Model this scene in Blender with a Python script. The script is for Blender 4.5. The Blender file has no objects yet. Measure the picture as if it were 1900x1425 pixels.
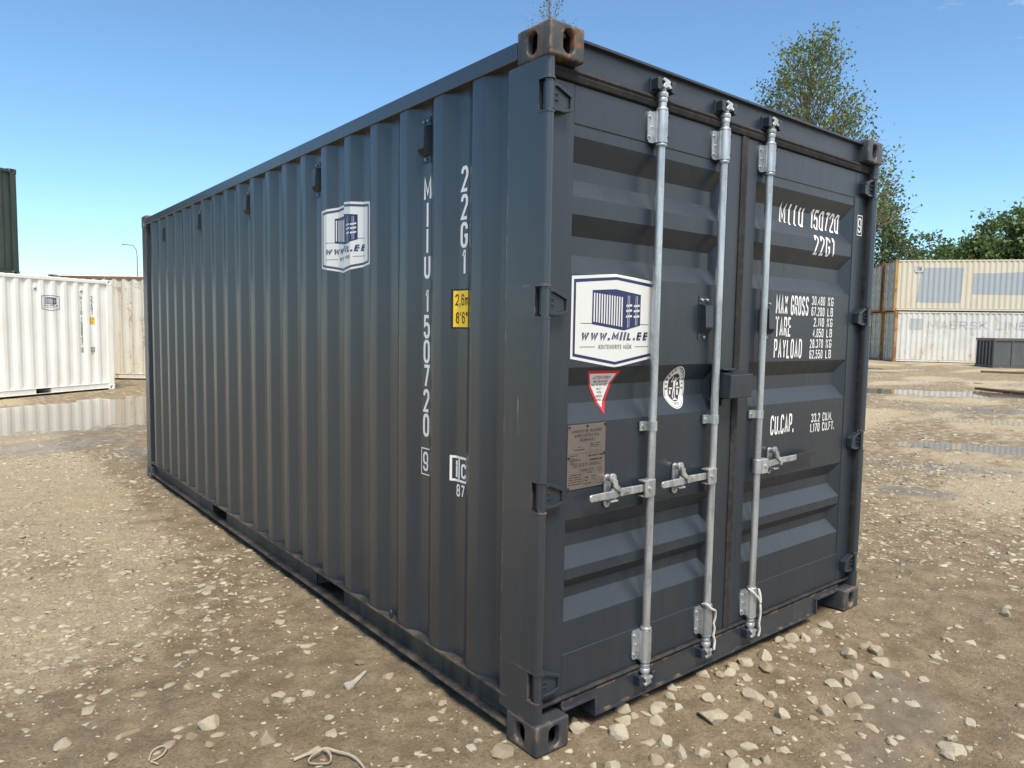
import bpy, bmesh, math, random
import numpy as np
from mathutils import Matrix, Vector

# ------------------------------------------------------------------ camera, sky, sun, exposure
scene = bpy.context.scene
scene.view_settings.view_transform = 'Standard'
scene.view_settings.look = 'None'
scene.view_settings.exposure = 0.66
scene.view_settings.gamma = 1.0
scene.view_settings.use_curve_mapping = False

CAM_P = (-1.63766, -1.85541, 1.55376)
YAW, PITCH, ROLL, FPX = 0.678965, -0.077742, 0.016286, 1328.833
_f = Vector((math.sin(YAW) * math.cos(PITCH), math.cos(YAW) * math.cos(PITCH), math.sin(PITCH)))
_r0 = Vector((math.cos(YAW), -math.sin(YAW), 0))
_u0 = _r0.cross(_f)
CR = math.cos(ROLL) * _r0 + math.sin(ROLL) * _u0
CU = -math.sin(ROLL) * _r0 + math.cos(ROLL) * _u0
CF = _f
cam_d = bpy.data.cameras.new('camera')
cam_d.sensor_width = 36.0
cam_d.lens = FPX / 1900 * 36
cam_d.clip_start = 0.05
cam_d.clip_end = 3000
cam = bpy.data.objects.new('camera', cam_d)
scene.collection.objects.link(cam)
cam.matrix_world = Matrix(((CR.x, CU.x, -CF.x, CAM_P[0]), (CR.y, CU.y, -CF.y, CAM_P[1]),
                           (CR.z, CU.z, -CF.z, CAM_P[2]), (0, 0, 0, 1)))
scene.camera = cam

SUN_AZ = math.radians(202)      # clockwise from +Y
SUN_EL = math.radians(58)
world = bpy.data.worlds.new('World')
scene.world = world
world.use_nodes = True
wn = world.node_tree
for n in list(wn.nodes):
    wn.nodes.remove(n)
w_out = wn.nodes.new('ShaderNodeOutputWorld')
w_bg = wn.nodes.new('ShaderNodeBackground')
w_sky = wn.nodes.new('ShaderNodeTexSky')
w_sky.sky_type = 'NISHITA'
w_sky.sun_disc = False
w_sky.sun_elevation = SUN_EL
w_sky.sun_rotation = SUN_AZ
w_sky.altitude = 50
w_sky.air_density = 1.0
w_sky.dust_density = 0.25
w_sky.ozone_density = 2.5
w_bg.inputs['Strength'].default_value = 0.114
# wisps of cloud, plus a bank added out of view to brighten door reflections
w_tc = wn.nodes.new('ShaderNodeTexCoord')
w_map = wn.nodes.new('ShaderNodeMapping')
w_map.inputs['Scale'].default_value = (1.3, 2.6, 6.0)
w_map.inputs['Rotation'].default_value = (0.25, 0.1, 0.5)
w_no = wn.nodes.new('ShaderNodeTexNoise')
w_no.inputs['Scale'].default_value = 1.6
w_no.inputs['Detail'].default_value = 8
w_no.inputs['Roughness'].default_value = 0.62
w_no.inputs['Distortion'].default_value = 0.6
w_rp = wn.nodes.new('ShaderNodeValToRGB')
w_rp.color_ramp.elements[0].position = 0.665
w_rp.color_ramp.elements[0].color = (0, 0, 0, 1)
w_rp.color_ramp.elements[1].position = 0.86
w_rp.color_ramp.elements[1].color = (0.8, 0.8, 0.8, 1)
w_mx = wn.nodes.new('ShaderNodeMix')
w_mx.data_type = 'RGBA'
w_mx.inputs[7].default_value = (7.6, 7.8, 8.0, 1)
wl = wn.links.new
wl(w_tc.outputs['Generated'], w_map.inputs['Vector'])
wl(w_map.outputs['Vector'], w_no.inputs['Vector'])
w_dot = wn.nodes.new('ShaderNodeVectorMath')
w_dot.operation = 'DOT_PRODUCT'
w_dot.inputs[1].default_value = (0.70, -0.45, 0.55)  # heading of the added bank, right and behind the camera
wl(w_tc.outputs['Generated'], w_dot.inputs[0])
w_cov = wn.nodes.new('ShaderNodeMapRange')
w_cov.inputs[1].default_value = 0.50
w_cov.inputs[2].default_value = 0.93
w_cov.inputs[3].default_value = 0.0
w_cov.inputs[4].default_value = 0.36
wl(w_dot.outputs['Value'], w_cov.inputs[0])
w_add = wn.nodes.new('ShaderNodeMath')
wl(w_no.outputs['Fac'], w_add.inputs[0])
wl(w_cov.outputs[0], w_add.inputs[1])
wl(w_add.outputs[0], w_rp.inputs['Fac'])
wl(w_rp.outputs['Color'], w_mx.inputs[0])
w_wb = wn.nodes.new('ShaderNodeMix')
w_wb.data_type = 'RGBA'
w_wb.blend_type = 'MULTIPLY'
w_wb.inputs[0].default_value = 1.0
w_wb.inputs[7].default_value = (0.84, 1.03, 1.10, 1)
wl(w_sky.outputs['Color'], w_wb.inputs[6])
wl(w_wb.outputs[2], w_mx.inputs[6])
wl(w_mx.outputs[2], w_bg.inputs['Color'])
wl(w_bg.outputs['Background'], w_out.inputs['Surface'])

sun_d = bpy.data.lights.new('sun', 'SUN')
sun_d.energy = 3.6
sun_d.angle = math.radians(26)
sun_d.color = (1.0, 0.90, 0.76)
sun = bpy.data.objects.new('sun', sun_d)
scene.collection.objects.link(sun)
_s = Vector((math.sin(SUN_AZ) * math.cos(SUN_EL), math.cos(SUN_AZ) * math.cos(SUN_EL), math.sin(SUN_EL)))
sun.rotation_euler = _s.to_track_quat('Z', 'Y').to_euler()
sun.location = (0, 0, 30)

# ------------------------------------------------------------------ helpers: nodes
COL = scene.collection


def new_mat(name):
    m = bpy.data.materials.new(name)
    m.use_nodes = True
    nt = m.node_tree
    b = nt.nodes['Principled BSDF']
    return m, nt, b


def nd(nt, t, **kw):
    n = nt.nodes.new(t)
    for k, v in kw.items():
        setattr(n, k, v)
    return n


def lk(nt, a, b):
    nt.links.new(a, b)


def put(nt, sock, v):
    if hasattr(v, 'is_output'):
        nt.links.new(v, sock)
    else:
        if isinstance(v, tuple) and len(v) == 3 and sock.type == 'RGBA':
            v = (*v, 1)
        sock.default_value = v


def coords(nt, scale=(1, 1, 1), rnd=0.0, rot=(0, 0, 0)):
    tc = nd(nt, 'ShaderNodeTexCoord')
    mp = nd(nt, 'ShaderNodeMapping')
    mp.inputs['Scale'].default_value = scale
    mp.inputs['Rotation'].default_value = rot
    lk(nt, tc.outputs['Object'], mp.inputs['Vector'])
    if rnd:
        oi = nd(nt, 'ShaderNodeObjectInfo')
        mu = nd(nt, 'ShaderNodeMath', operation='MULTIPLY')
        lk(nt, oi.outputs['Random'], mu.inputs[0])
        mu.inputs[1].default_value = rnd
        lk(nt, mu.outputs[0], mp.inputs['Location'])
    return mp.outputs['Vector']


def noise(nt, vec, scale=5, detail=4, rough=0.55, dist=0.0):
    n = nd(nt, 'ShaderNodeTexNoise')
    n.inputs['Scale'].default_value = scale
    n.inputs['Detail'].default_value = detail
    n.inputs['Roughness'].default_value = rough
    n.inputs['Distortion'].default_value = dist
    lk(nt, vec, n.inputs['Vector'])
    return n.outputs['Fac']


def sstep(nt, v, a, b, lo=0.0, hi=1.0):
    n = nd(nt, 'ShaderNodeMapRange', interpolation_type='SMOOTHSTEP')
    put(nt, n.inputs[0], v)
    n.inputs[1].default_value = a
    n.inputs[2].default_value = b
    n.inputs[3].default_value = lo
    n.inputs[4].default_value = hi
    return n.outputs[0]


def mth(nt, op, a, b=0.0):
    n = nd(nt, 'ShaderNodeMath', operation=op)
    put(nt, n.inputs[0], a)
    put(nt, n.inputs[1], b)
    return n.outputs[0]


def mixc(nt, f, a, b):
    n = nd(nt, 'ShaderNodeMix', data_type='RGBA')
    put(nt, n.inputs[0], f)
    put(nt, n.inputs[6], a)
    put(nt, n.inputs[7], b)
    return n.outputs[2]


def mixf(nt, f, a, b):
    n = nd(nt, 'ShaderNodeMix', data_type='FLOAT')
    put(nt, n.inputs[0], f)
    put(nt, n.inputs[2], a)
    put(nt, n.inputs[3], b)
    return n.outputs[0]


def bump(nt, bsdf, h, strength=0.3, dist=0.01):
    n = nd(nt, 'ShaderNodeBump')
    n.inputs['Strength'].default_value = strength
    n.inputs['Distance'].default_value = dist
    lk(nt, h, n.inputs['Height'])
    lk(nt, n.outputs['Normal'], bsdf.inputs['Normal'])


def edge_mask(nt, radius=0.012):
    be = nd(nt, 'ShaderNodeBevel', samples=4)
    be.inputs['Radius'].default_value = radius
    ge = nd(nt, 'ShaderNodeNewGeometry')
    dp = nd(nt, 'ShaderNodeVectorMath', operation='DOT_PRODUCT')
    lk(nt, be.outputs['Normal'], dp.inputs[0])
    lk(nt, ge.outputs['Normal'], dp.inputs[1])
    return mth(nt, 'SUBTRACT', 1.0, dp.outputs['Value'])


RUST = (0.19, 0.075, 0.024)
RUST2 = (0.33, 0.13, 0.035)


def paint(name, col, rough=0.4, dust=0.25, dustcol=(0.2, 0.19, 0.17), rust=0.0, rust_z=0.5, edge=0.0,
          scratch=0.0, wave=0.04, spec=0.5, edge_r=0.014, coat=0.0):
    """Sprayed steel paint: fine streaks, dust, optional rust bloom, edge wear and scratches."""
    m, nt, b = new_mat(name)
    v = coords(nt, rnd=17.0)
    vs = coords(nt, (9, 9, 0.55), rnd=11.0)
    big = noise(nt, v, 1.4, 3)
    streak = noise(nt, vs, 1.6, 5, 0.6)
    fine = noise(nt, v, 40, 4, 0.6)
    d = mth(nt, 'MULTIPLY', sstep(nt, mth(nt, 'ADD', mth(nt, 'MULTIPLY', big, .5), mth(nt, 'MULTIPLY', streak, .5)), .40, .68), dust)
    base = mixc(nt, d, col, dustcol)
    base = mixc(nt, mth(nt, 'MULTIPLY', fine, 0.16), base, tuple(c * 0.6 for c in col))
    rg = mixf(nt, streak, rough - 0.07, rough + 0.12)
    if scratch:
        vz = coords(nt, (55, 55, 1.3), rnd=5.0)
        s1 = noise(nt, vz, 1.0, 3, 0.7)
        s2 = noise(nt, v, 3.1, 3, 0.6)
        sm = mth(nt, 'MULTIPLY', sstep(nt, s1, .66, .72), sstep(nt, s2, .56, .66))
        sm = mth(nt, 'MULTIPLY', sm, scratch)
        base = mixc(nt, sm, base, (0.42, 0.36, 0.29))
    if edge:
        em = sstep(nt, edge_mask(nt, edge_r), 0.015, 0.16)
        en = sstep(nt, noise(nt, v, 14, 5, 0.7), .50, .62)
        f = mth(nt, 'MULTIPLY', mth(nt, 'MULTIPLY', em, en), edge)
        base = mixc(nt, f, base, mixc(nt, noise(nt, v, 60, 3), RUST2, (0.40, 0.30, 0.22)))
    if rust:
        vr = coords(nt, (1.0, 1.0, 0.45), rnd=23.0)
        r1 = noise(nt, vr, 2.3, 8, 0.68, 0.4)
        r2 = noise(nt, v, 22, 5, 0.7)
        rm = mth(nt, 'MULTIPLY', sstep(nt, mth(nt, 'ADD', mth(nt, 'MULTIPLY', r1, .62), mth(nt, 'MULTIPLY', r2, .38)), .575 - .10 * rust, .63 - .10 * rust), min(1, rust * 1.4))
        vst = coords(nt, (7.0, 7.0, 0.35), rnd=3.0)
        st = mth(nt, 'MULTIPLY', sstep(nt, noise(nt, vst, 1.2, 6, 0.65), .50, .68), sstep(nt, noise(nt, v, .9, 2), .38, .58))
        base = mixc(nt, mth(nt, 'MULTIPLY', st, min(1, rust * 1.1)), base, (0.45, 0.25, 0.10))
        base = mixc(nt, rm, base, mixc(nt, fine, RUST, RUST2))
        rg = mixf(nt, rm, rg, 0.85)
    put(nt, b.inputs['Base Color'], base)
    put(nt, b.inputs['Roughness'], rg)
    b.inputs['Specular IOR Level'].default_value = spec
    b.inputs['Coat Weight'].default_value = coat
    b.inputs['Coat Roughness'].default_value = 0.22
    if wave:
        vw = coords(nt, (6, 6, 0.8), rnd=2.0)
        bump(nt, b, mth(nt, 'ADD', noise(nt, vw, 1.4, 3), mth(nt, 'MULTIPLY', fine, 0.06)), wave, 0.05)
    return m


def plain(name, col, rough=0.6, metal=0.0, var=0.25, scale=14, bmp=0.0, spec=0.5):
    m, nt, b = new_mat(name)
    v = coords(nt, rnd=9.0)
    n = noise(nt, v, scale, 5, 0.6)
    put(nt, b.inputs['Base Color'], mixc(nt, n, tuple(c * (1 - var) for c in col), tuple(min(1, c * (1 + var)) for c in col)))
    put(nt, b.inputs['Roughness'], mixf(nt, n, max(0, rough - .08), min(1, rough + .08)))
    b.inputs['Metallic'].default_value = metal
    b.inputs['Specular IOR Level'].default_value = spec
    if bmp:
        bump(nt, b, n, bmp, 0.01)
    return m


# ------------------------------------------------------------------ helpers: objects and meshes
def tag(o, label=None, cat=None, group=None, kind=None):
    if label:
        o['label'] = label
    if cat:
        o['category'] = cat
    if group:
        o['group'] = group
    if kind:
        o['kind'] = kind
    return o


def empty(name, loc=(0, 0, 0), rz=0.0):
    o = bpy.data.objects.new(name, None)
    o.location = loc
    o.rotation_euler = (0, 0, rz)
    o.empty_display_size = 0.2
    COL.objects.link(o)
    return o


def link(name, me, parent=None, mat=None):
    if mat is not None and len(me.materials) == 0:
        me.materials.append(mat)
    o = bpy.data.objects.new(name, me)
    COL.objects.link(o)
    if parent is not None:
        o.parent = parent
    return o


def np_mesh(name, verts, tris, k=3):
    me = bpy.data.meshes.new(name)
    verts = np.asarray(verts, np.float32)
    tris = np.asarray(tris, np.int32)
    me.vertices.add(len(verts))
    me.vertices.foreach_set('co', verts.ravel())
    me.loops.add(tris.size)
    me.loops.foreach_set('vertex_index', tris.ravel())
    me.polygons.add(len(tris))
    me.polygons.foreach_set('loop_start', np.arange(0, tris.size, k, dtype=np.int32))
    me.update(calc_edges=True)
    return me


class MB:
    """Collects boxes, prisms, tubes and turned shapes into one mesh."""

    def __init__(self):
        self.v = []
        self.f = []

    def add(self, vs, fs):
        o = len(self.v)
        self.v += [tuple(p) for p in vs]
        self.f += [tuple(i + o for i in f) for f in fs]
        return self

    def box(self, x0, x1, y0, y1, z0, z1):
        return self.add([(x0, y0, z0), (x1, y0, z0), (x1, y1, z0), (x0, y1, z0), (x0, y0, z1), (x1, y0, z1), (x1, y1, z1), (x0, y1, z1)],
                        [(0, 3, 2, 1), (4, 5, 6, 7), (0, 1, 5, 4), (1, 2, 6, 5), (2, 3, 7, 6), (3, 0, 4, 7)])

    def prism(self, poly, axis, a, b):
        """poly: 2-D points, extruded along axis from a to b. axis x: (y,z), y: (x,z), z: (x,y)."""
        def P(p, t):
            return {'x': (t, p[0], p[1]), 'y': (p[0], t, p[1]), 'z': (p[0], p[1], t)}[axis]
        n = len(poly)
        vs = [P(p, a) for p in poly] + [P(p, b) for p in poly]
        fs = [tuple(range(n))[::-1], tuple(range(n, 2 * n))] + [(i, (i + 1) % n, n + (i + 1) % n, n + i) for i in range(n)]
        return self.add(vs, fs)

    def tube(self, path, r, n=8, caps=True, flat=1.0):
        path = [Vector(p) for p in path]
        rs = r if isinstance(r, (list, tuple)) else [r] * len(path)
        vs, fs = [], []
        up = None
        for i, p in enumerate(path):
            t = (path[min(i + 1, len(path) - 1)] - path[max(i - 1, 0)]).normalized()
            if up is None:
                up = t.orthogonal().normalized()
            up = (up - t * up.dot(t))
            up = up.normalized() if up.length > 1e-6 else t.orthogonal().normalized()
            s = t.cross(up)
            for k in range(n):
                a = 2 * math.pi * k / n
                vs.append(p + (up * math.cos(a) + s * math.sin(a) * flat) * rs[i])
        for i in range(len(path) - 1):
            for k in range(n):
                fs.append((i * n + k, i * n + (k + 1) % n, (i + 1) * n + (k + 1) % n, (i + 1) * n + k))
        if caps:
            fs.append(tuple(range(n))[::-1])
            fs.append(tuple((len(path) - 1) * n + k for k in range(n)))
        return self.add(vs, fs)

    def lathe(self, x, y, prof, n=16):
        """prof: (radius, z) list, turned about a vertical axis through x, y."""
        vs, fs = [], []
        for r, z in prof:
            for k in range(n):
                a = 2 * math.pi * k / n
                vs.append((x + r * math.cos(a), y + r * math.sin(a), z))
        for i in range(len(prof) - 1):
            for k in range(n):
                fs.append((i * n + k, i * n + (k + 1) % n, (i + 1) * n + (k + 1) % n, (i + 1) * n + k))
        fs.append(tuple(range(n))[::-1])
        fs.append(tuple((len(prof) - 1) * n + k for k in range(n)))
        return self.add(vs, fs)

    def mesh(self, name, weld=False):
        me = bpy.data.meshes.new(name)
        me.from_pydata(self.v, [], self.f)
        bm = bmesh.new()
        bm.from_mesh(me)
        if weld:
            bmesh.ops.remove_doubles(bm, verts=bm.verts, dist=1e-5)
        bmesh.ops.recalc_face_normals(bm, faces=bm.faces)
        bm.to_mesh(me)
        bm.free()
        me.update()
        return me

    def build(self, name, mat, parent=None, smooth=False, bevel=0.0, weld=False):
        o = link(name, self.mesh(name, weld), parent, mat)
        finish(o, smooth, bevel)
        return o


def finish(o, smooth=False, bevel=0.0, seg=2):
    if smooth or bevel:
        o.data.polygons.foreach_set('use_smooth', [True] * len(o.data.polygons))
    if bevel:
        md = o.modifiers.new('bevel', 'BEVEL')
        md.width = bevel
        md.segments = seg
        md.limit_method = 'ANGLE'
        md.angle_limit = math.radians(35)
        md.harden_normals = True
    elif smooth:
        try:
            o.data.set_sharp_from_angle(angle=math.radians(40))
        except Exception:
            pass
    return o


def copy_tree(o, parent=None):
    c = o.copy()
    COL.objects.link(c)
    c.parent = parent
    for ch in list(o.children):
        copy_tree(ch, c)
    return c


# ------------------------------------------------------------------ stroke lettering
_TA = [(0, .76), (.07, .91), (.28, 1), (.72, 1), (.93, .91), (1, .76)]
_BA = [(1, .24), (.93, .09), (.72, 0), (.28, 0), (.07, .09), (0, .24)]
_rev = lambda a: a[::-1]
GLY = {
    'A': (1.05, [[(0, 0), (.5, 1), (1, 0)], [(.2, .3), (.8, .3)]]),
    'B': (1, [[(0, 0), (0, 1), (.7, 1), (.93, .92), (.93, .6), (.7, .53), (0, .53)], [(.7, .53), (1, .43), (1, .1), (.75, 0), (0, 0)]]),
    'C': (1, [_rev(_TA) + _rev(_BA)]),
    'D': (1, [[(0, 0), (0, 1), (.65, 1), (.92, .9), (1, .74), (1, .26), (.92, .1), (.65, 0), (0, 0)]]),
    'E': (.9, [[(1, 1), (0, 1), (0, 0), (1, 0)], [(0, .52), (.85, .52)]]),
    'F': (.9, [[(1, 1), (0, 1), (0, 0)], [(0, .52), (.85, .52)]]),
    'G': (1, [_rev(_TA) + _rev(_BA) + [(1, .46), (.55, .46)]]),
    'H': (1, [[(0, 0), (0, 1)], [(1, 0), (1, 1)], [(0, .52), (1, .52)]]),
    'I': (.0, [[(0, 0), (0, 1)]]),
    'K': (1, [[(0, 0), (0, 1)], [(1, 1), (0, .42)], [(.33, .6), (1, 0)]]),
    'L': (.9, [[(0, 1), (0, 0), (1, 0)]]),
    'M': (1.35, [[(0, 0), (0, 1), (.5, .25), (1, 1), (1, 0)]]),
    'N': (1.1, [[(0, 0), (0, 1), (1, 0), (1, 1)]]),
    'O': (1, ['c', _TA + _BA]),
    'P': (1, [[(0, 0), (0, 1), (.72, 1), (.94, .92), (1, .8), (1, .66), (.94, .53), (.72, .46), (0, .46)]]),
    'R': (1, [[(0, 0), (0, 1), (.72, 1), (.94, .92), (1, .8), (1, .68), (.94, .56), (.72, .49), (0, .49)], [(.5, .49), (1, 0)]]),
    'S': (1, [[(1, .78), (.93, .91), (.72, 1), (.28, 1), (.07, .91), (0, .76), (.08, .6), (.92, .4), (1, .24), (.93, .09), (.72, 0), (.28, 0), (.07, .09), (0, .22)]]),
    'T': (1, [[(0, 1), (1, 1)], [(.5, 1), (.5, 0)]]),
    'U': (1, [[(0, 1)] + _rev(_BA) + [(1, 1)]]),
    'V': (1.05, [[(0, 1), (.5, 0), (1, 1)]]),
    'W': (1.5, [[(0, 1), (.25, 0), (.5, .8), (.75, 0), (1, 1)]]),
    'X': (1, [[(0, 0), (1, 1)], [(0, 1), (1, 0)]]),
    'Y': (1, [[(0, 1), (.5, .48), (1, 1)], [(.5, .48), (.5, 0)]]),
    '0': (1, ['c', _TA + _BA]),
    '1': (.35, [[(0, .8), (.6, 1), (1, 1), (1, 0)]]),
    '2': (1, [_TA + [(.95, .62), (0, 0), (1, 0)]]),
    '3': (1, [[(0, .78), (.08, .93), (.3, 1), (.7, 1), (.93, .91), (.95, .64), (.7, .54), (.4, .54)], [(.7, .54), (1, .42), (1, .2), (.9, .07), (.7, 0), (.3, 0), (.08, .07), (0, .22)]]),
    '4': (1, [[(.75, 0), (.75, 1), (0, .28), (1, .28)]]),
    '5': (1, [[(.95, 1), (.08, 1), (.03, .55), (.3, .63), (.7, .63), (.93, .54), (1, .4)] + _BA]),
    '6': (1, [[(1, .78), (.92, .93), (.7, 1), (.3, 1), (.08, .93), (0, .78), (0, .22), (.08, .07), (.3, 0), (.7, 0), (.92, .07), (1, .22), (1, .4), (.92, .54), (.7, .6), (.3, .6), (.03, .5)]]),
    '7': (1, [[(0, 1), (1, 1), (.3, 0)]]),
    '8': (1, ['c', [(.3, .54), (.08, .63), (.05, .87), (.28, 1), (.72, 1), (.95, .87), (.92, .63), (.7, .54), (.95, .43), (1, .13), (.75, 0), (.25, 0), (0, .13), (.05, .43)]]),
    '9': (1, [[(0, .22), (.08, .07), (.3, 0), (.7, 0), (.92, .07), (1, .22), (1, .78), (.92, .93), (.7, 1), (.3, 1), (.08, .93), (0, .78), (0, .6), (.08, .46), (.3, .4), (.7, .4), (.97, .5)]]),
    'm': (1.4, [[(0, 0), (0, .66)], [(0, .5), (.12, .64), (.36, .64), (.5, .5), (.5, 0)], [(.5, .5), (.62, .64), (.86, .64), (1, .5), (1, 0)]]),
    'i': (.0, [[(0, 0), (0, .66)], [(0, .84), (0, 1)]]),
    '.': (.0, [[(0, 0), (0, .07)]]),
    ',': (.15, [[(.7, .08), (0, -.14)]]),
    "'": (.0, [[(0, .75), (0, 1)]]),
    '"': (.35, [[(0, .75), (0, 1)], [(1, .75), (1, 1)]]),
    '-': (.6, [[(0, .5), (1, .5)]]),
}
GLY['Q'] = GLY['O']


def stroke_quads(pts, t, closed=False):
    n = len(pts)
    L, R = [], []
    for i in range(n):
        p = Vector(pts[i])
        a = Vector(pts[i - 1]) if (i > 0 or closed) else None
        c = Vector(pts[(i + 1) % n]) if (i < n - 1 or closed) else None
        d1 = (p - a).normalized() if a is not None else None
        d2 = (c - p).normalized() if c is not None else None
        if d1 is None:
            d1 = d2
        if d2 is None:
            d2 = d1
        n1 = Vector((-d1.y, d1.x))
        n2 = Vector((-d2.y, d2.x))
        m = n1 + n2
        if m.length < 0.2:
            m = n2.copy()
        m.normalize()
        k = min(1.7, 1 / max(0.35, m.dot(n2)))
        L.append(p + m * t / 2 * k)
        R.append(p - m * t / 2 * k)
    out = []
    for i in range(n if closed else n - 1):
        j = (i + 1) % n
        out.append([tuple(R[i]), tuple(R[j]), tuple(L[j]), tuple(L[i])])
    return out


def text_polys(s, h, u0, v0, wr=0.42, tr=0.13, gap=0.16, width=None, italic=0.0, align='l', glyphs=False):
    """Polygons of a line of lettering, cap height h, from (u0, v0)."""
    t = tr * h
    W = wr * h - t
    hh = h - t
    x = 0.0
    quads = []
    ends = []
    for ch in s:
        if ch == ' ':
            x += wr * h * 0.75
            continue
        uml = ch == 'Ü'
        g = GLY['U' if uml else ch]
        gw = g[0] * W
        ls = g[1]
        i = 0
        while i < len(ls):
            closed = ls[i] == 'c'
            if closed:
                i += 1
            pts = [(x + t / 2 + p[0] * gw, t / 2 + p[1] * hh) for p in ls[i]]
            if len(pts) == 2 and ch not in 'AVWXY':
                # square the ends a little past the centreline
                a, b = Vector(pts[0]), Vector(pts[1])
                e = (b - a).normalized() * (t / 2)
                pts = [tuple(a - e), tuple(b + e)]
            quads += stroke_quads(pts, t, closed)
            i += 1
        if uml:
            for q in (.22, .78):
                cx = x + t / 2 + q * gw
                quads.append([(cx - t * .5, h * 1.08), (cx + t * .5, h * 1.08), (cx + t * .5, h * 1.22), (cx - t * .5, h * 1.22)])
        x += gw + t + gap * h
        ends.append(len(quads))
    tw = x - gap * h
    k = (width / tw) if width else 1.0
    W_ = tw * k
    off = {'l': 0, 'c': -W_ / 2, 'r': -W_}[align]
    if glyphs:
        return [[[(u0 + off + p[0] * k + italic * p[1], v0 + p[1]) for p in q] for q in quads[a:b]] for a, b in zip([0] + ends, ends)]
    return [[(u0 + off + p[0] * k + italic * p[1], v0 + p[1]) for p in q] for q in quads]


def rect(u0, v0, u1, v1):
    return [(u0, v0), (u1, v0), (u1, v1), (u0, v1)]


def ring(outer, inner):
    n = len(outer)
    return [[outer[i], outer[(i + 1) % n], inner[(i + 1) % n], inner[i]] for i in range(n)]


def frame_rect(u0, v0, u1, v1, t):
    return ring(rect(u0, v0, u1, v1), rect(u0 + t, v0 + t, u1 - t, v1 - t))


def ellipse(cx, cy, a, b, n=28):
    return [(cx + a * math.cos(2 * math.pi * i / n), cy + b * math.sin(2 * math.pi * i / n)) for i in range(n)]


def decal(name, polys, mat, parent, mapf, cut_u=(), cut_v=(), layer=0):
    """Flat print laid on a surface: cut along the surface's fold lines, then wrapped by mapf(u, v, layer)."""
    bm = bmesh.new()
    for p in polys:
        try:
            bm.faces.new([bm.verts.new((q[0], q[1], 0)) for q in p])
        except ValueError:
            pass
    us = [v.co.x for v in bm.verts]
    vs = [v.co.y for v in bm.verts]
    for c in cut_u:
        if min(us) < c < max(us):
            bmesh.ops.bisect_plane(bm, geom=bm.verts[:] + bm.edges[:] + bm.faces[:], dist=1e-6, plane_co=(c, 0, 0), plane_no=(1, 0, 0))
    for c in cut_v:
        if min(vs) < c < max(vs):
            bmesh.ops.bisect_plane(bm, geom=bm.verts[:] + bm.edges[:] + bm.faces[:], dist=1e-6, plane_co=(0, c, 0), plane_no=(0, 1, 0))
    for v in bm.verts:
        v.co = mapf(v.co.x, v.co.y, layer)
    me = bpy.data.meshes.new(name)
    bm.to_mesh(me)
    bm.free()
    return link(name, me, parent, mat)

# ------------------------------------------------------------------ materials
M = {}
DARK = (0.0175, 0.0250, 0.0345)
M['dark'] = paint('dark grey paint', DARK, 0.35, dust=0.20, dustcol=(0.055, 0.056, 0.055), wave=0.09, spec=0.55, coat=0.05, scratch=0.12)
M['dark_side'] = paint('dark grey paint, glossier', DARK, 0.30, dust=0.20, dustcol=(0.050, 0.056, 0.060), wave=0.08, spec=0.8, coat=0.22, scratch=0.12)
M['dark_post'] = paint('dark grey paint, scuffed', DARK, 0.36, dust=0.22, dustcol=(0.062, 0.06, 0.056), scratch=1.0, edge=0.6, wave=0.05, spec=0.9, coat=0.2)
M['dark_rail'] = paint('dark grey paint, muddy', (0.022, 0.024, 0.026), 0.55, dust=0.9, dustcol=(0.13, 0.108, 0.08), edge=0.3, wave=0.03)  # brown dust colour stands in for light bounced up by the ground
M['dark_cast'] = paint('dark grey cast steel', (0.03, 0.035, 0.04), 0.45, dust=0.35, dustcol=(0.10, 0.10, 0.09), rust=0.14, edge=0.75, wave=0.08, spec=0.7, edge_r=0.03)
M['cast_rusty'] = paint('rusty cast steel', (0.035, 0.038, 0.040), 0.55, dust=0.45, dustcol=(0.12, 0.11, 0.085), rust=0.46, edge=1.0, wave=0.1, spec=0.5, edge_r=0.03)
M['hole'] = plain('dark hollow steel', (0.012, 0.012, 0.012), 0.8)
M['white_print'] = plain('white print', (0.80, 0.79, 0.76), 0.45, var=0.04)
M['sticker'] = plain('white vinyl', (0.64, 0.635, 0.61), 0.32, var=0.03, scale=5)
M['navy'] = plain('navy print', (0.012, 0.018, 0.085), 0.35, var=0.1)
M['navy_grey'] = plain('slate print', (0.05, 0.06, 0.11), 0.4, var=0.1)
M['black_print'] = plain('black print', (0.012, 0.012, 0.014), 0.45, var=0.1)
M['yellow'] = plain('yellow vinyl', (0.85, 0.55, 0.012), 0.38, var=0.05)
M['red'] = plain('red print', (0.48, 0.02, 0.025), 0.4, var=0.1)
M['plate'] = plain('bronze anodised plate', (0.165, 0.138, 0.12), 0.38, metal=0.35, var=0.18, scale=6)
M['plate_print'] = plain('etched black', (0.02, 0.016, 0.013), 0.5)
M['veritas'] = plain('dark brown print', (0.035, 0.024, 0.022), 0.4)
M['rope'] = plain('off-white cord', (0.55, 0.53, 0.47), 0.85, var=0.2, scale=180, bmp=0.5)
M['strap'] = plain('muddy webbing', (0.36, 0.30, 0.22), 0.9, var=0.3, scale=60, bmp=0.4)
M['timber'] = plain('wet brown timber', (0.13, 0.075, 0.04), 0.7, var=0.5, scale=9, bmp=0.4)
M['grip'] = plain('black handle end', (0.02, 0.02, 0.022), 0.5)  # near-black tone for the far end of one handle

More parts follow.
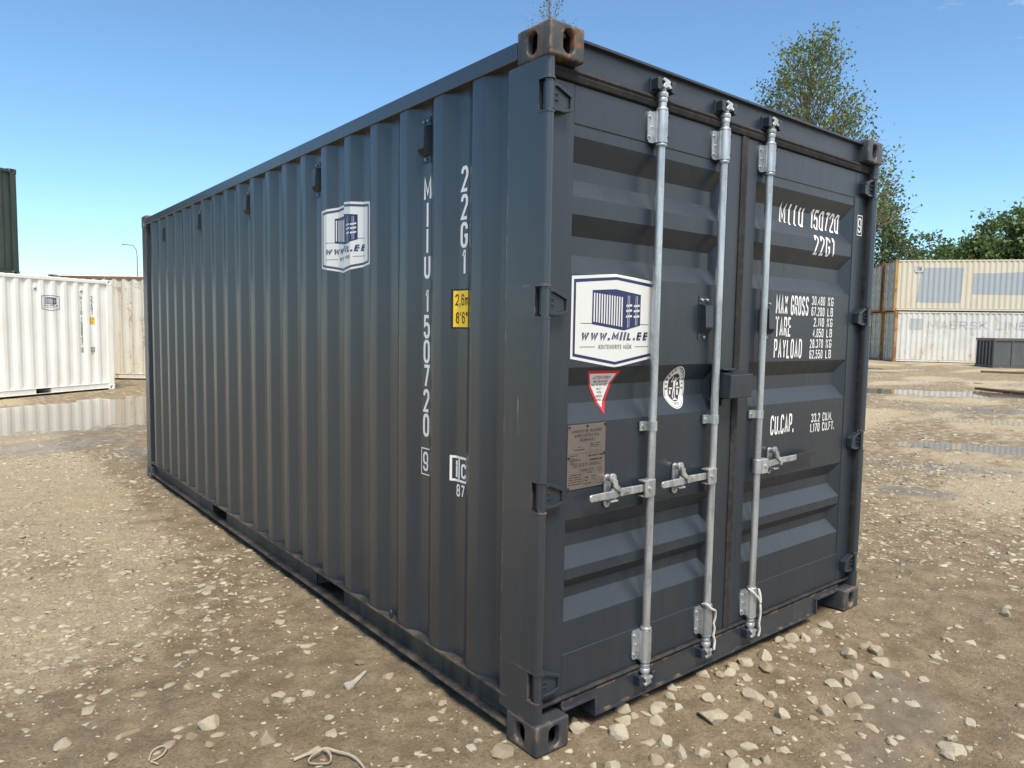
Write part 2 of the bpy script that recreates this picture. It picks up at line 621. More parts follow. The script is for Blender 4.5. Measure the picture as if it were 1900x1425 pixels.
m, nt, b = new_mat('galvanised steel')
v = coords(nt, rnd=13.0)
vst = coords(nt, (30, 30, 3), rnd=7.0)
sp = nd(nt, 'ShaderNodeTexVoronoi')
sp.inputs['Scale'].default_value = 90
lk(nt, v, sp.inputs['Vector'])
n1 = noise(nt, vst, 1.0, 5, 0.65)
base = mixc(nt, sstep(nt, n1, .40, .62), (0.34, 0.355, 0.36), (0.58, 0.59, 0.58))
base = mixc(nt, mth(nt, 'MULTIPLY', sp.outputs['Distance'], 0.35), base, (0.68, 0.69, 0.68))
put(nt, b.inputs['Base Color'], base)
vb = noise(nt, v, 5.5, 6, 0.7)
put(nt, b.inputs['Base Color'], mixc(nt, sstep(nt, vb, .52, .72), base, (0.30, 0.305, 0.30)))
b.inputs['Metallic'].default_value = 0.75
put(nt, b.inputs['Roughness'], mixf(nt, vb, 0.26, 0.58))
bump(nt, b, n1, 0.05, 0.01)
M['galv'] = m

m, nt, b = new_mat('dusty rubber')
v = coords(nt)
n1 = noise(nt, v, 26, 6, 0.7)
n2 = noise(nt, v, 3, 3, 0.6)
base = mixc(nt, sstep(nt, mth(nt, 'ADD', mth(nt, 'MULTIPLY', n1, .6), mth(nt, 'MULTIPLY', n2, .4)), .42, .62), (0.010, 0.0098, 0.0095), (0.036, 0.032, 0.029))
put(nt, b.inputs['Base Color'], base)
b.inputs['Roughness'].default_value = 0.75
bump(nt, b, n1, 0.15, 0.004)
M['rubber'] = m

# ground and stones
m, nt, b = new_mat('muddy gravel yard')
v = coords(nt)
a_dry_lit = nd(nt, 'ShaderNodeAttribute', attribute_name='dry_lit').outputs['Fac']
a_wet = nd(nt, 'ShaderNodeAttribute', attribute_name='wet').outputs['Fac']
n_big = noise(nt, v, 0.8, 6, 0.62, 0.5)
n_mid = noise(nt, v, 6.0, 7, 0.66, 0.3)
n_fin = noise(nt, v, 60, 5, 0.7)
n_grit = noise(nt, v, 240, 3, 0.7)
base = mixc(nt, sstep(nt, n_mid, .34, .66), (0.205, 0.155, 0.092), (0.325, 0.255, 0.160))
dry_lit = sstep(nt, mth(nt, 'ADD', mth(nt, 'MULTIPLY', a_dry_lit, .62), mth(nt, 'MULTIPLY', n_mid, .5)), .42, .80)
base = mixc(nt, dry_lit, base, mixc(nt, n_fin, (0.37, 0.298, 0.180), (0.53, 0.44, 0.285)))  # drier mud, also stands in for sunlit ground
base = mixc(nt, mth(nt, 'MULTIPLY', sstep(nt, n_grit, .55, .75), 0.45), base, (0.46, 0.385, 0.25))
base = mixc(nt, mth(nt, 'MULTIPLY', sstep(nt, n_fin, .52, .40), 0.35), base, (0.09, 0.064, 0.036))
# pale stones trodden flat into the mud, too far off to build one by one
vr = nd(nt, 'ShaderNodeTexVoronoi', feature='F1')
vr.inputs['Scale'].default_value = 7.0
vr.inputs['Randomness'].default_value = 1.0
vd = nd(nt, 'ShaderNodeVectorMath', operation='ADD')
nv = nd(nt, 'ShaderNodeTexNoise')
nv.inputs['Scale'].default_value = 9
lk(nt, v, nv.inputs['Vector'])
vm = nd(nt, 'ShaderNodeVectorMath', operation='SCALE')
lk(nt, nv.outputs['Color'], vm.inputs[0])
vm.inputs[3].default_value = 0.10
lk(nt, v, vd.inputs[0])
lk(nt, vm.outputs[0], vd.inputs[1])
lk(nt, vd.outputs[0], vr.inputs['Vector'])
cellr = nd(nt, 'ShaderNodeSeparateColor')
lk(nt, vr.outputs['Color'], cellr.inputs[0])
fleck = mth(nt, 'MULTIPLY', sstep(nt, mth(nt, 'SUBTRACT', vr.outputs['Distance'], mth(nt, 'MULTIPLY', cellr.outputs[1], 0.2)), .24, .16), mth(nt, 'GREATER_THAN', cellr.outputs[0], .42))
a_far = nd(nt, 'ShaderNodeAttribute', attribute_name='far').outputs['Fac']
fleck = mth(nt, 'MULTIPLY', fleck, a_far)
base = mixc(nt, mth(nt, 'MULTIPLY', fleck, 0.75), base, (0.52, 0.46, 0.35))
wet = sstep(nt, mth(nt, 'ADD', mth(nt, 'MULTIPLY', a_wet, .75), mth(nt, 'MULTIPLY', n_mid, .4)), .40, .75)
base = mixc(nt, mth(nt, 'MULTIPLY', wet, 0.6), base, (0.105, 0.082, 0.058))
put(nt, b.inputs['Base Color'], base)
put(nt, b.inputs['Roughness'], mixf(nt, wet, 0.95, 0.24))
b.inputs['Specular IOR Level'].default_value = 0.35
hh = mth(nt, 'ADD', mth(nt, 'MULTIPLY', n_mid, .7), mth(nt, 'ADD', mth(nt, 'MULTIPLY', n_fin, .32), mth(nt, 'MULTIPLY', n_grit, .10)))
bp = nd(nt, 'ShaderNodeBump')
put(nt, bp.inputs['Strength'], mixf(nt, wet, 1.0, 0.25))
bp.inputs['Distance'].default_value = 0.045
lk(nt, hh, bp.inputs['Height'])
lk(nt, bp.outputs['Normal'], b.inputs['Normal'])
M['ground'] = m


def stone_mat(name, per_island):
    m, nt, b = new_mat(name)
    v = coords(nt, rnd=31.0)
    if per_island:
        rnd = nd(nt, 'ShaderNodeNewGeometry').outputs['Random Per Island']
    else:
        rnd = nd(nt, 'ShaderNodeObjectInfo').outputs['Random']
    n = noise(nt, v, 18, 6, 0.65)
    n2 = noise(nt, v, 70, 4, 0.7)
    r1 = nd(nt, 'ShaderNodeValToRGB')
    e = r1.color_ramp.elements
    e[0].position = 0.0
    e[0].color = (0.22, 0.145, 0.068, 1)
    e[1].position = 1.0
    e[1].color = (0.45, 0.405, 0.31, 1)
    for p, c in ((0.12, (0.33, 0.265, 0.17, 1)), (0.35, (0.41, 0.35, 0.245, 1)), (0.75, (0.46, 0.41, 0.30, 1))):
        q = e.new(p)
        q.color = c
    lk(nt, rnd, r1.inputs['Fac'])
    base = mixc(nt, mth(nt, 'MULTIPLY', sstep(nt, n, .42, .66), .70), r1.outputs['Color'], (0.235, 0.178, 0.11))
    base = mixc(nt, mth(nt, 'MULTIPLY', n2, .3), base, (0.54, 0.49, 0.39))
    put(nt, b.inputs['Base Color'], base)
    b.inputs['Roughness'].default_value = 0.88
    b.inputs['Specular IOR Level'].default_value = 0.25
    bump(nt, b, mth(nt, 'ADD', n, mth(nt, 'MULTIPLY', n2, .4)), 0.5, 0.02)
    return m


M['stone'] = stone_mat('pale limestone', False)
M['gravel'] = stone_mat('pale limestone gravel', True)

m, nt, b = new_mat('muddy water')
v = coords(nt)
put(nt, b.inputs['Base Color'], mixc(nt, noise(nt, v, 1.5, 4), (0.13, 0.105, 0.075), (0.20, 0.165, 0.12)))
b.inputs['Roughness'].default_value = 0.02
b.inputs['IOR'].default_value = 1.33
b.inputs['Specular IOR Level'].default_value = 0.9
bump(nt, b, noise(nt, v, 5, 3), 0.02, 0.01)
M['water'] = m


def leaf_mat(name, c0, c1, trans=0.35):
    m, nt, b = new_mat(name)
    rnd = nd(nt, 'ShaderNodeNewGeometry').outputs['Random Per Island']
    c = mixc(nt, rnd, c0, c1)
    put(nt, b.inputs['Base Color'], c)
    b.inputs['Roughness'].default_value = 0.5
    tr = nd(nt, 'ShaderNodeBsdfTranslucent')
    put(nt, tr.inputs['Color'], c)
    mx = nd(nt, 'ShaderNodeMixShader')
    mx.inputs[0].default_value = trans
    lk(nt, b.outputs[0], mx.inputs[1])
    lk(nt, tr.outputs[0], mx.inputs[2])
    lk(nt, mx.outputs[0], nt.nodes['Material Output'].inputs['Surface'])
    return m


M['leaf_tall'] = leaf_mat('olive birch leaves', (0.060, 0.100, 0.030), (0.17, 0.225, 0.065))
M['leaf_birch'] = leaf_mat('green birch leaves', (0.045, 0.085, 0.030), (0.12, 0.165, 0.06))
M['leaf_wood'] = leaf_mat('dark green leaves', (0.05, 0.10, 0.022), (0.17, 0.235, 0.065))
M['bark'] = plain('grey brown bark', (0.17, 0.135, 0.10), 0.9, var=0.4, scale=8)
M['bark_pale'] = plain('pale bark', (0.34, 0.30, 0.25), 0.9, var=0.45, scale=6)


# ------------------------------------------------------------------ ground
def _hash(ix, iy, seed):
    h = (ix.astype(np.int64) * 374761393 + iy.astype(np.int64) * 668265263 + seed * 1442695041) & 0x7fffffff
    h = ((h ^ (h >> 13)) * 1274126177) & 0x7fffffff
    h = (h ^ (h >> 16)) & 0xffff
    return h / 65535.0


def vnoise(x, y, seed=0):
    xi = np.floor(x)
    yi = np.floor(y)
    fx = x - xi
    fy = y - yi
    fx = fx * fx * (3 - 2 * fx)
    fy = fy * fy * (3 - 2 * fy)
    a = _hash(xi, yi, seed)
    b_ = _hash(xi + 1, yi, seed)
    c = _hash(xi, yi + 1, seed)
    d = _hash(xi + 1, yi + 1, seed)
    return (a * (1 - fx) + b_ * fx) * (1 - fy) + (c * (1 - fx) + d * fx) * fy


def fbm(x, y, seed=0, o=4):
    s = 0.0
    a = 0.5
    for i in range(o):
        s = s + a * vnoise(x * 2 ** i, y * 2 ** i, seed + i)
        a *= 0.5
    return s / (1 - 0.5 ** o)


def sm(a, b_, x):
    t = np.clip((x - a) / (b_ - a), 0, 1)
    return t * t * (3 - 2 * t)


# puddles: centre x, y, half-length, half-width, heading, depth, water level
PUD = [(0.1, 12.3, 3.6, 2.1, 0.25, 0.055, -0.070),
       (20.0, 5.3, 4.2, 1.0, -1.02, 0.045, -0.022),
       (13.6, 2.5, 1.5, 0.33, -1.05, 0.040, -0.022),
       (9.9, 1.35, 1.25, 0.42, -1.15, 0.045, -0.022),
       (31.5, 13.2, 2.2, 0.6, -0.95, 0.040, -0.022),
       (24.5, 8.2, 1.6, 0.4, -1.0, 0.030, -0.022)]
WETS = [(5.9, 1.05, 0.75, 0.35, -0.9), (1.45, -0.62, 0.55, 0.3, 0.3), (1.0, -0.75, 0.3, 0.2, 0.0), (7.6, 1.4, 1.4, .4, -1.0), (15.5, 3.4, 2.4, .8, -1.05),
        (0.6, 7.6, 1.0, 0.6, 0.1), (-1.2, 8.6, 2.4, 1.0, 0.2)]


def ell(x, y, cx, cy, a, b_, rot):
    dx, dy = x - cx, y - cy
    c, s = math.cos(rot), math.sin(rot)
    return ((dx * c + dy * s) / a) ** 2 + ((-dx * s + dy * c) / b_) ** 2


def ground_z(x, y):
    x = np.asarray(x, float)
    y = np.asarray(y, float)
    z = -0.055 * sm(6.5, 13.5, y) * (1 - sm(4, 9, x))
    d = np.hypot(x - CAM_P[0], y - CAM_P[1])
    near = 1 - sm(10, 22, d)
    z = z + 0.022 * (fbm(x * .55, y * .55, 3, 3) - .5) + 0.024 * (fbm(x * 2.3, y * 2.3, 9, 3) - .5)
    z = z + near * (0.014 * (vnoise(x * 9, y * 9, 21) - .5) + 0.012 * (vnoise(x * 20, y * 20, 33) - .5) + 0.007 * (vnoise(x * 41, y * 41, 35) - .5))
    z = z - 0.006
    # firm where the containers stand
    for cx in (0.08, 2.36):
        for cy in (0.09, 5.97):
            w = np.exp(-((x - cx) ** 2 + (y - cy) ** 2) / .09)
            z = z * (1 - w) + w * (-0.002)
    inside = sm(0.0, 0.25, np.minimum(np.minimum(x, 2.438 - x), np.minimum(y, 6.058 - y)))
    z = z - 0.02 * inside
    for cx, cy, a, b_, r, dp, lv in PUD:
        e = ell(x, y, cx, cy, a, b_, r)
        z = z - dp * np.exp(-e * 1.1)
    return z


def grid_axis(lo, d0, d1, hi, fine, far_n):
    a = np.arange(d0, d1 + 1e-9, fine)
    t = np.linspace(0, 1, far_n)[1:]
    def stretch(w):
        # spacing grows from `fine` to the far edge
        k = 1.0
        lo_k, hi_k = 0.01, 14.0
        for _ in range(60):
            k = (lo_k + hi_k) / 2
            s = w * (math.exp(k / (far_n - 1)) - 1) / (math.exp(k) - 1)
            if s > fine:
                lo_k = k
            else:
                hi_k = k
        return w * (np.exp(k * t) - 1) / (math.exp(k) - 1)
    return np.concatenate([(d0 - stretch(d0 - lo))[::-1], a, d1 + stretch(hi - d1)])


gx = grid_axis(-500, -3.0, 5.0, 700, 0.022, 170)
gy = grid_axis(-500, -1.6, 6.0, 700, 0.024, 170)
GX, GY = np.meshgrid(gx, gy, indexing='ij')
GZ = ground_z(GX, GY)
nx, ny = GX.shape
idx = np.arange(nx * ny).reshape(nx, ny)
quads = np.stack([idx[:-1, :-1], idx[1:, :-1], idx[1:, 1:], idx[:-1, 1:]], -1).reshape(-1, 4)
gme = np_mesh('ground', np.stack([GX, GY, GZ], -1).reshape(-1, 3), quads, 4)
gme.polygons.foreach_set('use_smooth', np.ones(len(quads), bool))
X, Y = GX.ravel(), GY.ravel()
dcam = np.hypot(X - CAM_P[0], Y - CAM_P[1])
wet = np.zeros_like(X)
for cx, cy, a, b_, r, dp, lv in PUD:
    wet = np.maximum(wet, np.exp(-ell(X, Y, cx, cy, a * 1.15, b_ * 1.25, r) * .9))
for cx, cy, a, b_, r in WETS:
    wet = np.maximum(wet, .85 * np.exp(-ell(X, Y, cx, cy, a, b_, r) * 1.2))
wet = np.maximum(wet, .55 * sm(.52, .74, fbm(X * .35, Y * .35, 71, 4)) * sm(8, 18, dcam))
dry_lit = sm(.28, .62, fbm(X * .45 + 3, Y * .45, 55, 4))
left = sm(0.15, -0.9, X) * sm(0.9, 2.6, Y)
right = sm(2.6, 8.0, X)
dry_lit = np.clip(.05 * left + dry_lit * (.35 + .65 * np.maximum(left, right)) + .40 * np.maximum(left, right) - .25 * (1 - np.maximum(left, right)), 0, 1)  # dry patches, plus sunlit areas painted paler than the shaded foreground
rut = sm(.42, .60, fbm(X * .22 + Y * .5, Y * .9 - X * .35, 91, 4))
dry_lit = dry_lit * (1 - .62 * right * rut)
for nm, arr in (('dry_lit', dry_lit), ('wet', wet), ('far', sm(7, 14, dcam))):
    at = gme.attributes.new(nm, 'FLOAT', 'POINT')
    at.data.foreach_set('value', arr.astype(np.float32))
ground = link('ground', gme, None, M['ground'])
tag(ground, kind='structure')

for i, (cx, cy, a, b_, r, dp, lv) in enumerate(PUD):
    vs = [(cx, cy, lv)]
    n = 40
    for k in range(n):
        t = 2 * math.pi * k / n
        q = 1.45
        dx, dy = a * q * math.cos(t), b_ * q * math.sin(t)
        vs.append((cx + dx * math.cos(r) - dy * math.sin(r), cy + dx * math.sin(r) + dy * math.cos(r), lv))
    me = bpy.data.meshes.new('puddle')
    me.from_pydata(vs, [], [(0, 1 + k, 1 + (k + 1) % n) for k in range(n)])
    tag(link('puddle', me, None, M['water']), kind='structure')


# ------------------------------------------------------------------ stones
def hull_variant(seed, npts, flat, cut=0.0):
    rg = random.Random(seed)
    bm = bmesh.new()
    for _ in range(npts):
        v_ = Vector((rg.gauss(0, 1), rg.gauss(0, 1), rg.gauss(0, 1))).normalized()
        v_ *= rg.uniform(.72, 1.0)
        v_.z *= flat * rg.uniform(.8, 1.1)
        v_.y *= rg.uniform(.72, .95)
        bm.verts.new(v_)
    res = bmesh.ops.convex_hull(bm, input=bm.verts[:])
    loose = [e for e in res['geom_interior'] if isinstance(e, bmesh.types.BMVert)]
    bmesh.ops.delete(bm, geom=loose, context='VERTS')
    bmesh.ops.triangulate(bm, faces=bm.faces[:])
    bmesh.ops.recalc_face_normals(bm, faces=bm.faces[:])
    bm.verts.index_update()
    V = np.array([v_.co[:] for v_ in bm.verts])
    F = np.array([[q.index for q in f.verts] for f in bm.faces])
    bm.free()
    return V, F


VAR = [hull_variant(100 + i, 13 + i % 4, (.30, .42, .55, .68)[i % 4]) for i in range(16)]
rs = np.random.RandomState(7)


def hidden_by_box(x, y):
    """True where the dark container stands between the camera and a point of the ground."""
    dx, dy = x - CAM_P[0], y - CAM_P[1]
    tx0, tx1 = (0.0 - CAM_P[0]) / dx, (2.438 - CAM_P[0]) / dx
    ty0, ty1 = (0.0 - CAM_P[1]) / dy, (6.058 - CAM_P[1]) / dy
    t0 = np.maximum(np.minimum(tx0, tx1), np.minimum(ty0, ty1))
    t1 = np.minimum(np.maximum(tx0, tx1), np.maximum(ty0, ty1))
    return (t0 < t1) & (t0 < 1) & (t1 > 0)


def project(x, y, z):
    d = np.stack([x - CAM_P[0], y - CAM_P[1], z - CAM_P[2]], -1)
    zz = d @ np.array(CF)
    return 950 + FPX * (d @ np.array(CR)) / zz, 712.5 - FPX * (d @ np.array(CU)) / zz, zz


def unproj(px, py, z=0.0):
    d = CF + CR * ((px - 950) / FPX) + CU * ((712.5 - py) / FPX)
    t = (z - CAM_P[2]) / d.z
    return Vector(CAM_P) + d * t


def scatter(n, rmin, rmax, smin, smax, pw, dens):
    """Stones spread in front of the camera, thinned by a density field."""
    ang = YAW + (rs.rand(n) - .5) * math.radians(104)
    rr = np.sqrt(rmin ** 2 + rs.rand(n) * (rmax ** 2 - rmin ** 2))
    x = CAM_P[0] + rr * np.sin(ang)
    y = CAM_P[1] + rr * np.cos(ang)
    keep = rs.rand(n) < dens(x, y)
    keep &= ~((x > 0.03) & (x < 2.41) & (y > 0.04) & (y < 6.03))
    keep &= ~(hidden_by_box(x, y) & (rr > 7.0))
    for cx, cy, a, b_, r, dp, lv in PUD:
        keep &= ~((ell(x, y, cx, cy, a, b_, r) < .8) & (rs.rand(n) < .85))
    x, y, rr = x[keep], y[keep], rr[keep]
    s = smin * (smax / smin) ** (rs.rand(len(x)) ** pw)
    return x, y, s


def dens_left(x, y):
    c = sm(.30, .66, fbm(x * 1.1, y * 1.1, 81, 3))
    lf = sm(0.3, -0.6, x) * sm(1.0, 2.8, y)
    rt = sm(2.6, 4.2, x)
    return np.clip(.08 + .14 * c + (.34 + .85 * c) * np.maximum(lf, rt * .85), 0, 1)


def dens_front(x, y):
    c = sm(.38, .66, fbm(x * 1.7 + 9, y * 1.7, 47, 3))
    f = np.exp(-((x - 1.2) / 1.3) ** 2 - ((y + .45) / .75) ** 2)
    return np.clip(.12 + .8 * c * f + .1 * c, 0, 1)


parts = [scatter(52000, 2.4, 10.0, .009, .055, 1.7, dens_left),       # flat flecks trodden in
         scatter(30000, 9.0, 28.0, .022, .08, 1.5, lambda x, y: dens_left(x, y) * .8),
         scatter(2600, 2.0, 6.0, .014, .045, 1.5, dens_front),       # loose chippings before the doors
         scatter(46000, 2.0, 7.0, .0028, .012, 1.8, lambda x, y: .12 + .7 * np.maximum(dens_left(x, y), dens_front(x, y)))]
flat_of = [0.45, 0.38, 0.85, 0.75]
sink_of = [0.36, 0.3, 0.4, 0.4]
SX = np.concatenate([p[0] for p in parts])
SY = np.concatenate([p[1] for p in parts])
SS = np.concatenate([p[2] for p in parts])
SFL = np.concatenate([np.full(len(p[0]), f) for p, f in zip(parts, flat_of)])
SSK = np.concatenate([np.full(len(p[0]), f) for p, f in zip(parts, sink_of)])

# the loose rocks one can tell apart, at the places they have in the photograph: px, py, width px, flatness
LOOSE = [(1325, 1326, 52, .62), (1150, 1356, 34, .85), (1221, 1335, 31, .7), (1235, 1378, 30, .8), (1261, 1398, 30, .8), (1216, 1408, 27, .8), (1137, 1423, 30, .8),
         (1303, 1391, 32, .6), (1381, 1325, 28, .7), (1370, 1333, 22, .7), (1452, 1324, 30, .75), (1402, 1291, 40, .6), (1432, 1288, 18, .9), (1422, 1302, 22, .6),
         (1255, 1309, 23, .7), (1217, 1315, 30, .5), (1222, 1304, 28, .5), (1246, 1290, 23, .7), (1248, 1273, 20, .6), (1315, 1296, 28, .6), (1352, 1248, 24, .7),
         (1384, 1254, 26, .6), (1305, 1252, 24, .7), (1335, 1249, 22, .6), (1385, 1228, 28, .8), (1419, 1238, 28, .7), (1416, 1216, 30, .9), (1360, 1237, 26, .6),
         (1156, 1312, 30, .7), (1157, 1335, 30, .6), (1176, 1324, 18, .7), (1356, 1391, 26, .6), (1441, 1355, 24, .6), (1390, 1377, 28, .5), (1453, 1389, 24, .6),
         (1423, 1406, 24, .8), (1404, 1410, 18, .8), (1375, 1420, 40, .5), (1588, 1298, 38, .75), (1533, 1319, 28, .85), (1509, 1297, 20, .8), (1509, 1332, 16, .8),
         (1535, 1156, 28, .5), (1470, 1182, 28, .7), (1496, 1180, 24, .9), (1506, 1199, 18, .7), (1447, 1183, 22, .6), (1561, 1179, 17, .6), (1515, 1168, 20, .6),
         (1572, 1213, 30, .8), (1615, 1202, 28, .8), (1625, 1210, 30, .6), (1637, 1229, 38, .5), (1606, 1203, 18, .9), (1580, 1252, 32, .5), (1545, 1266, 30, .4),
         (1572, 1266, 22, .7), (1590, 1235, 24, .5), (1626, 1252, 25, .5), (1678, 1246, 18, .6), (1715, 1258, 17, .6), (1736, 1214, 20, .5), (1753, 1184, 18, .5),
         (1761, 1186, 22, .4), (1803, 1193, 26, .45), (1868, 1140, 22, .8), (1868, 1126, 15, .6), (1655, 1376, 22, .5), (1765, 1369, 28, .6), (1770, 1388, 42, .5),
         (1760, 1400, 26, .6), (1560, 1379, 12, .8), (1588, 1330, 22, .8), (1658, 1298, 14, .8), (1740, 1207, 12, .8), (1800, 1338, 24, .4), (1850, 1400, 22, .4),
         (389, 1353, 38, .7), (493, 1371, 36, .85), (495, 1299, 16, .7), (516, 1286, 24, .5), (537, 1298, 22, .6), (574, 1283, 24, .5), (350, 1273, 24, .5), (470, 1360, 16, .6),
         (386, 1382, 20, .6), (355, 1371, 22, .6), (210, 1404, 26, .5), (240, 1357, 34, .3), (117, 1377, 40, .25), (720, 1256, 22, .35), (667, 1228, 22, .35),
         (820, 1300, 20, .4), (805, 1326, 22, .4), (888, 1373, 16, .6), (876, 1383, 20, .5), (931, 1396, 44, .5), (588, 1387, 22, .6), (735, 1402, 17, .6), (610, 1326, 18, .4),
         (1092, 1400, 12, .7), (1073, 1352, 30, .85), (1065, 1330, 14, .7), (1085, 1340, 20, .5), (1197, 1284, 14, .6)]
prj = project(SX, SY, ground_z(SX, SY))
for px, py, w, fl in LOOSE:                       # clear the spot under each named rock
    hit = np.hypot(prj[0] - px, (prj[1] - py) * 1.6) < w * .55
    SS[hit] = 0
ok = SS > 0
SX, SY, SS, SFL, SSK = SX[ok], SY[ok], SS[ok], SFL[ok], SSK[ok]
SZ = ground_z(SX, SY)
px_, py_, dz_ = project(SX, SY, SZ)
size_px = SS * FPX / np.maximum(dz_, .1)
vis = (px_ > 10) & (px_ < 1890) & (py_ > 0) & (py_ < 1415) & (dz_ > 0) & ~hidden_by_box(SX, SY)
order = np.argsort(-np.where(vis, size_px, 0))
pick = order[:192]
rest = np.ones(len(SX), bool)
rest[pick] = False

var_mesh = []
for V, F in VAR:
    me = np_mesh('stone', V, F)
    me.materials.append(M['stone'])
    var_mesh.append(me)
for i in pick:
    o = link('stone', var_mesh[rs.randint(len(VAR))], ground)
    s = SS[i]
    o.scale = (s, s * rs.uniform(.7, 1), s * SFL[i])
    o.rotation_euler = (rs.uniform(-.18, .18), rs.uniform(-.18, .18), rs.uniform(0, 6.28))
    o.location = (SX[i], SY[i], SZ[i] - s * SFL[i] * SSK[i] * .5)

vs_all, fs_all = [], []
base_i = 0
ri = np.where(rest)[0]
which = rs.randint(len(VAR), size=len(ri))
for k, (V, F) in enumerate(VAR):
    ii = ri[which == k]
    n = len(ii)
    if n == 0:
        continue
    th = rs.rand(n) * 6.283
    tl = (rs.rand(n) - .5) * .35
    c, s = np.cos(th), np.sin(th)
    P = V[None, :, :] * np.stack([SS[ii], SS[ii] * (.7 + .3 * rs.rand(n)), SS[ii] * SFL[ii]], -1)[:, None, :]
    zt = P[:, :, 2] + P[:, :, 0] * tl[:, None]
    xr = P[:, :, 0] * c[:, None] - P[:, :, 1] * s[:, None]
    yr = P[:, :, 0] * s[:, None] + P[:, :, 1] * c[:, None]
    W_ = np.stack([xr + SX[ii][:, None], yr + SY[ii][:, None], zt + (SZ[ii] - SS[ii] * SFL[ii] * SSK[ii] * .5)[:, None]], -1)
    m_ = len(V)
    vs_all.append(W_.reshape(-1, 3))
    fs_all.append((F[None] + (np.arange(n) * m_)[:, None, None] + base_i).reshape(-1, 3))
    base_i += n * m_
gr = link('gravel', np_mesh('gravel', np.concatenate(vs_all), np.concatenate(fs_all)), ground, M['gravel'])
tag(gr, kind='stuff')


def rock_mesh(seed, flat):
    """A limestone lump: a ball cut by planes, its broken faces roughened."""
    rg = random.Random(seed)
    bm = bmesh.new()
    bmesh.ops.create_icosphere(bm, subdivisions=3, radius=1)
    planes = []
    for _ in range(15):
        n_ = Vector((rg.gauss(0, 1), rg.gauss(0, 1), rg.gauss(0, .8))).normalized()
        planes.append((n_, rg.uniform(.48, .84)))
    ph = [rg.uniform(0, 6.28) for _ in range(6)]
    for v_ in bm.verts:
        p = v_.co.copy()
        for n_, d in planes:
            k = p.dot(n_)
            if k > d:
                p -= n_ * (k - d)
        w = .035 * (math.sin(7 * p.x + ph[0]) * math.sin(6 * p.y + ph[1]) + math.sin(11 * p.z + ph[2]) * math.sin(9 * p.x + ph[3])) + rg.uniform(-.014, .014)
        p *= 1 + w
        p.z *= flat
        p.y *= .82
        v_.co = p
    me = bpy.data.meshes.new('rock')
    bm.to_mesh(me)
    bm.free()
    me.materials.append(M['stone'])
    me.polygons.foreach_set('use_smooth', [True] * len(me.polygons))
    try:
        me.set_sharp_from_angle(angle=math.radians(14))
    except Exception:
        pass
    return me


NAMED = {0: 'largest pale limestone rock with a flat top, before the middle of the container doors',
         1: 'chunky pale rock beside the fork pocket near the rusty bottom corner casting',
         2: 'rounded pale rock lying left of the largest flat-topped rock',
         5: 'small upright rock at the bottom edge of the picture under the doors',
         10: 'blocky pale rock standing alone right of the largest flat-topped rock',
         11: 'long brick-shaped pale rock above and right of the largest flat-topped rock',
         38: 'large rounded pale rock lying alone on wet mud right of the doors',
         39: 'lumpy pale rock just left of the large rounded rock on wet mud',
         42: 'flat pale rock lying beside the right-hand fork pocket of the container',
         52: 'wedge-shaped pale rock at the near end of the rock pile right of the doors',
         50: 'pale rock on top of the rock pile right of the doors',
         65: 'round pale stone lying far right on bare ground with a small stone behind it',
         69: 'long flat pale slab half sunk at the lower right of the picture',
         77: 'grey pale rock with a shadowed side on the mud at lower left',
         78: 'chunky pale rock left of the muddy webbing strap',
         96: 'broken pale rock against the left foot of the container corner casting',
         102: 'pale rock pressed against the door side of the rusty bottom corner casting'}
ROCKS = [rock_mesh(40 + i, 1.0) for i in range(12)]
for i, (px, py, w, fl) in enumerate(LOOSE):
    p = unproj(px, py, 0.0)
    depth = (p - Vector(CAM_P)).dot(CF)
    s = w / FPX * depth / 2 * 1.40
    gz_ = float(ground_z(np.array([p.x]), np.array([p.y]))[0])
    named = i in NAMED
    o = link('rock' if named else 'stone', ROCKS[i % 12], None if named else ground)
    o.location = (p.x, p.y, gz_ + s * fl * .02)
    o.scale = (s, s, s * fl)
    o.rotation_euler = (rs.uniform(-.25, .25), rs.uniform(-.25, .25), rs.uniform(0, 6.28))
    if named:
        tag(o, NAMED[i], 'rock', 'loose limestone rocks on the yard')

# ------------------------------------------------------------------ containers: shared pieces
CW = 2.438


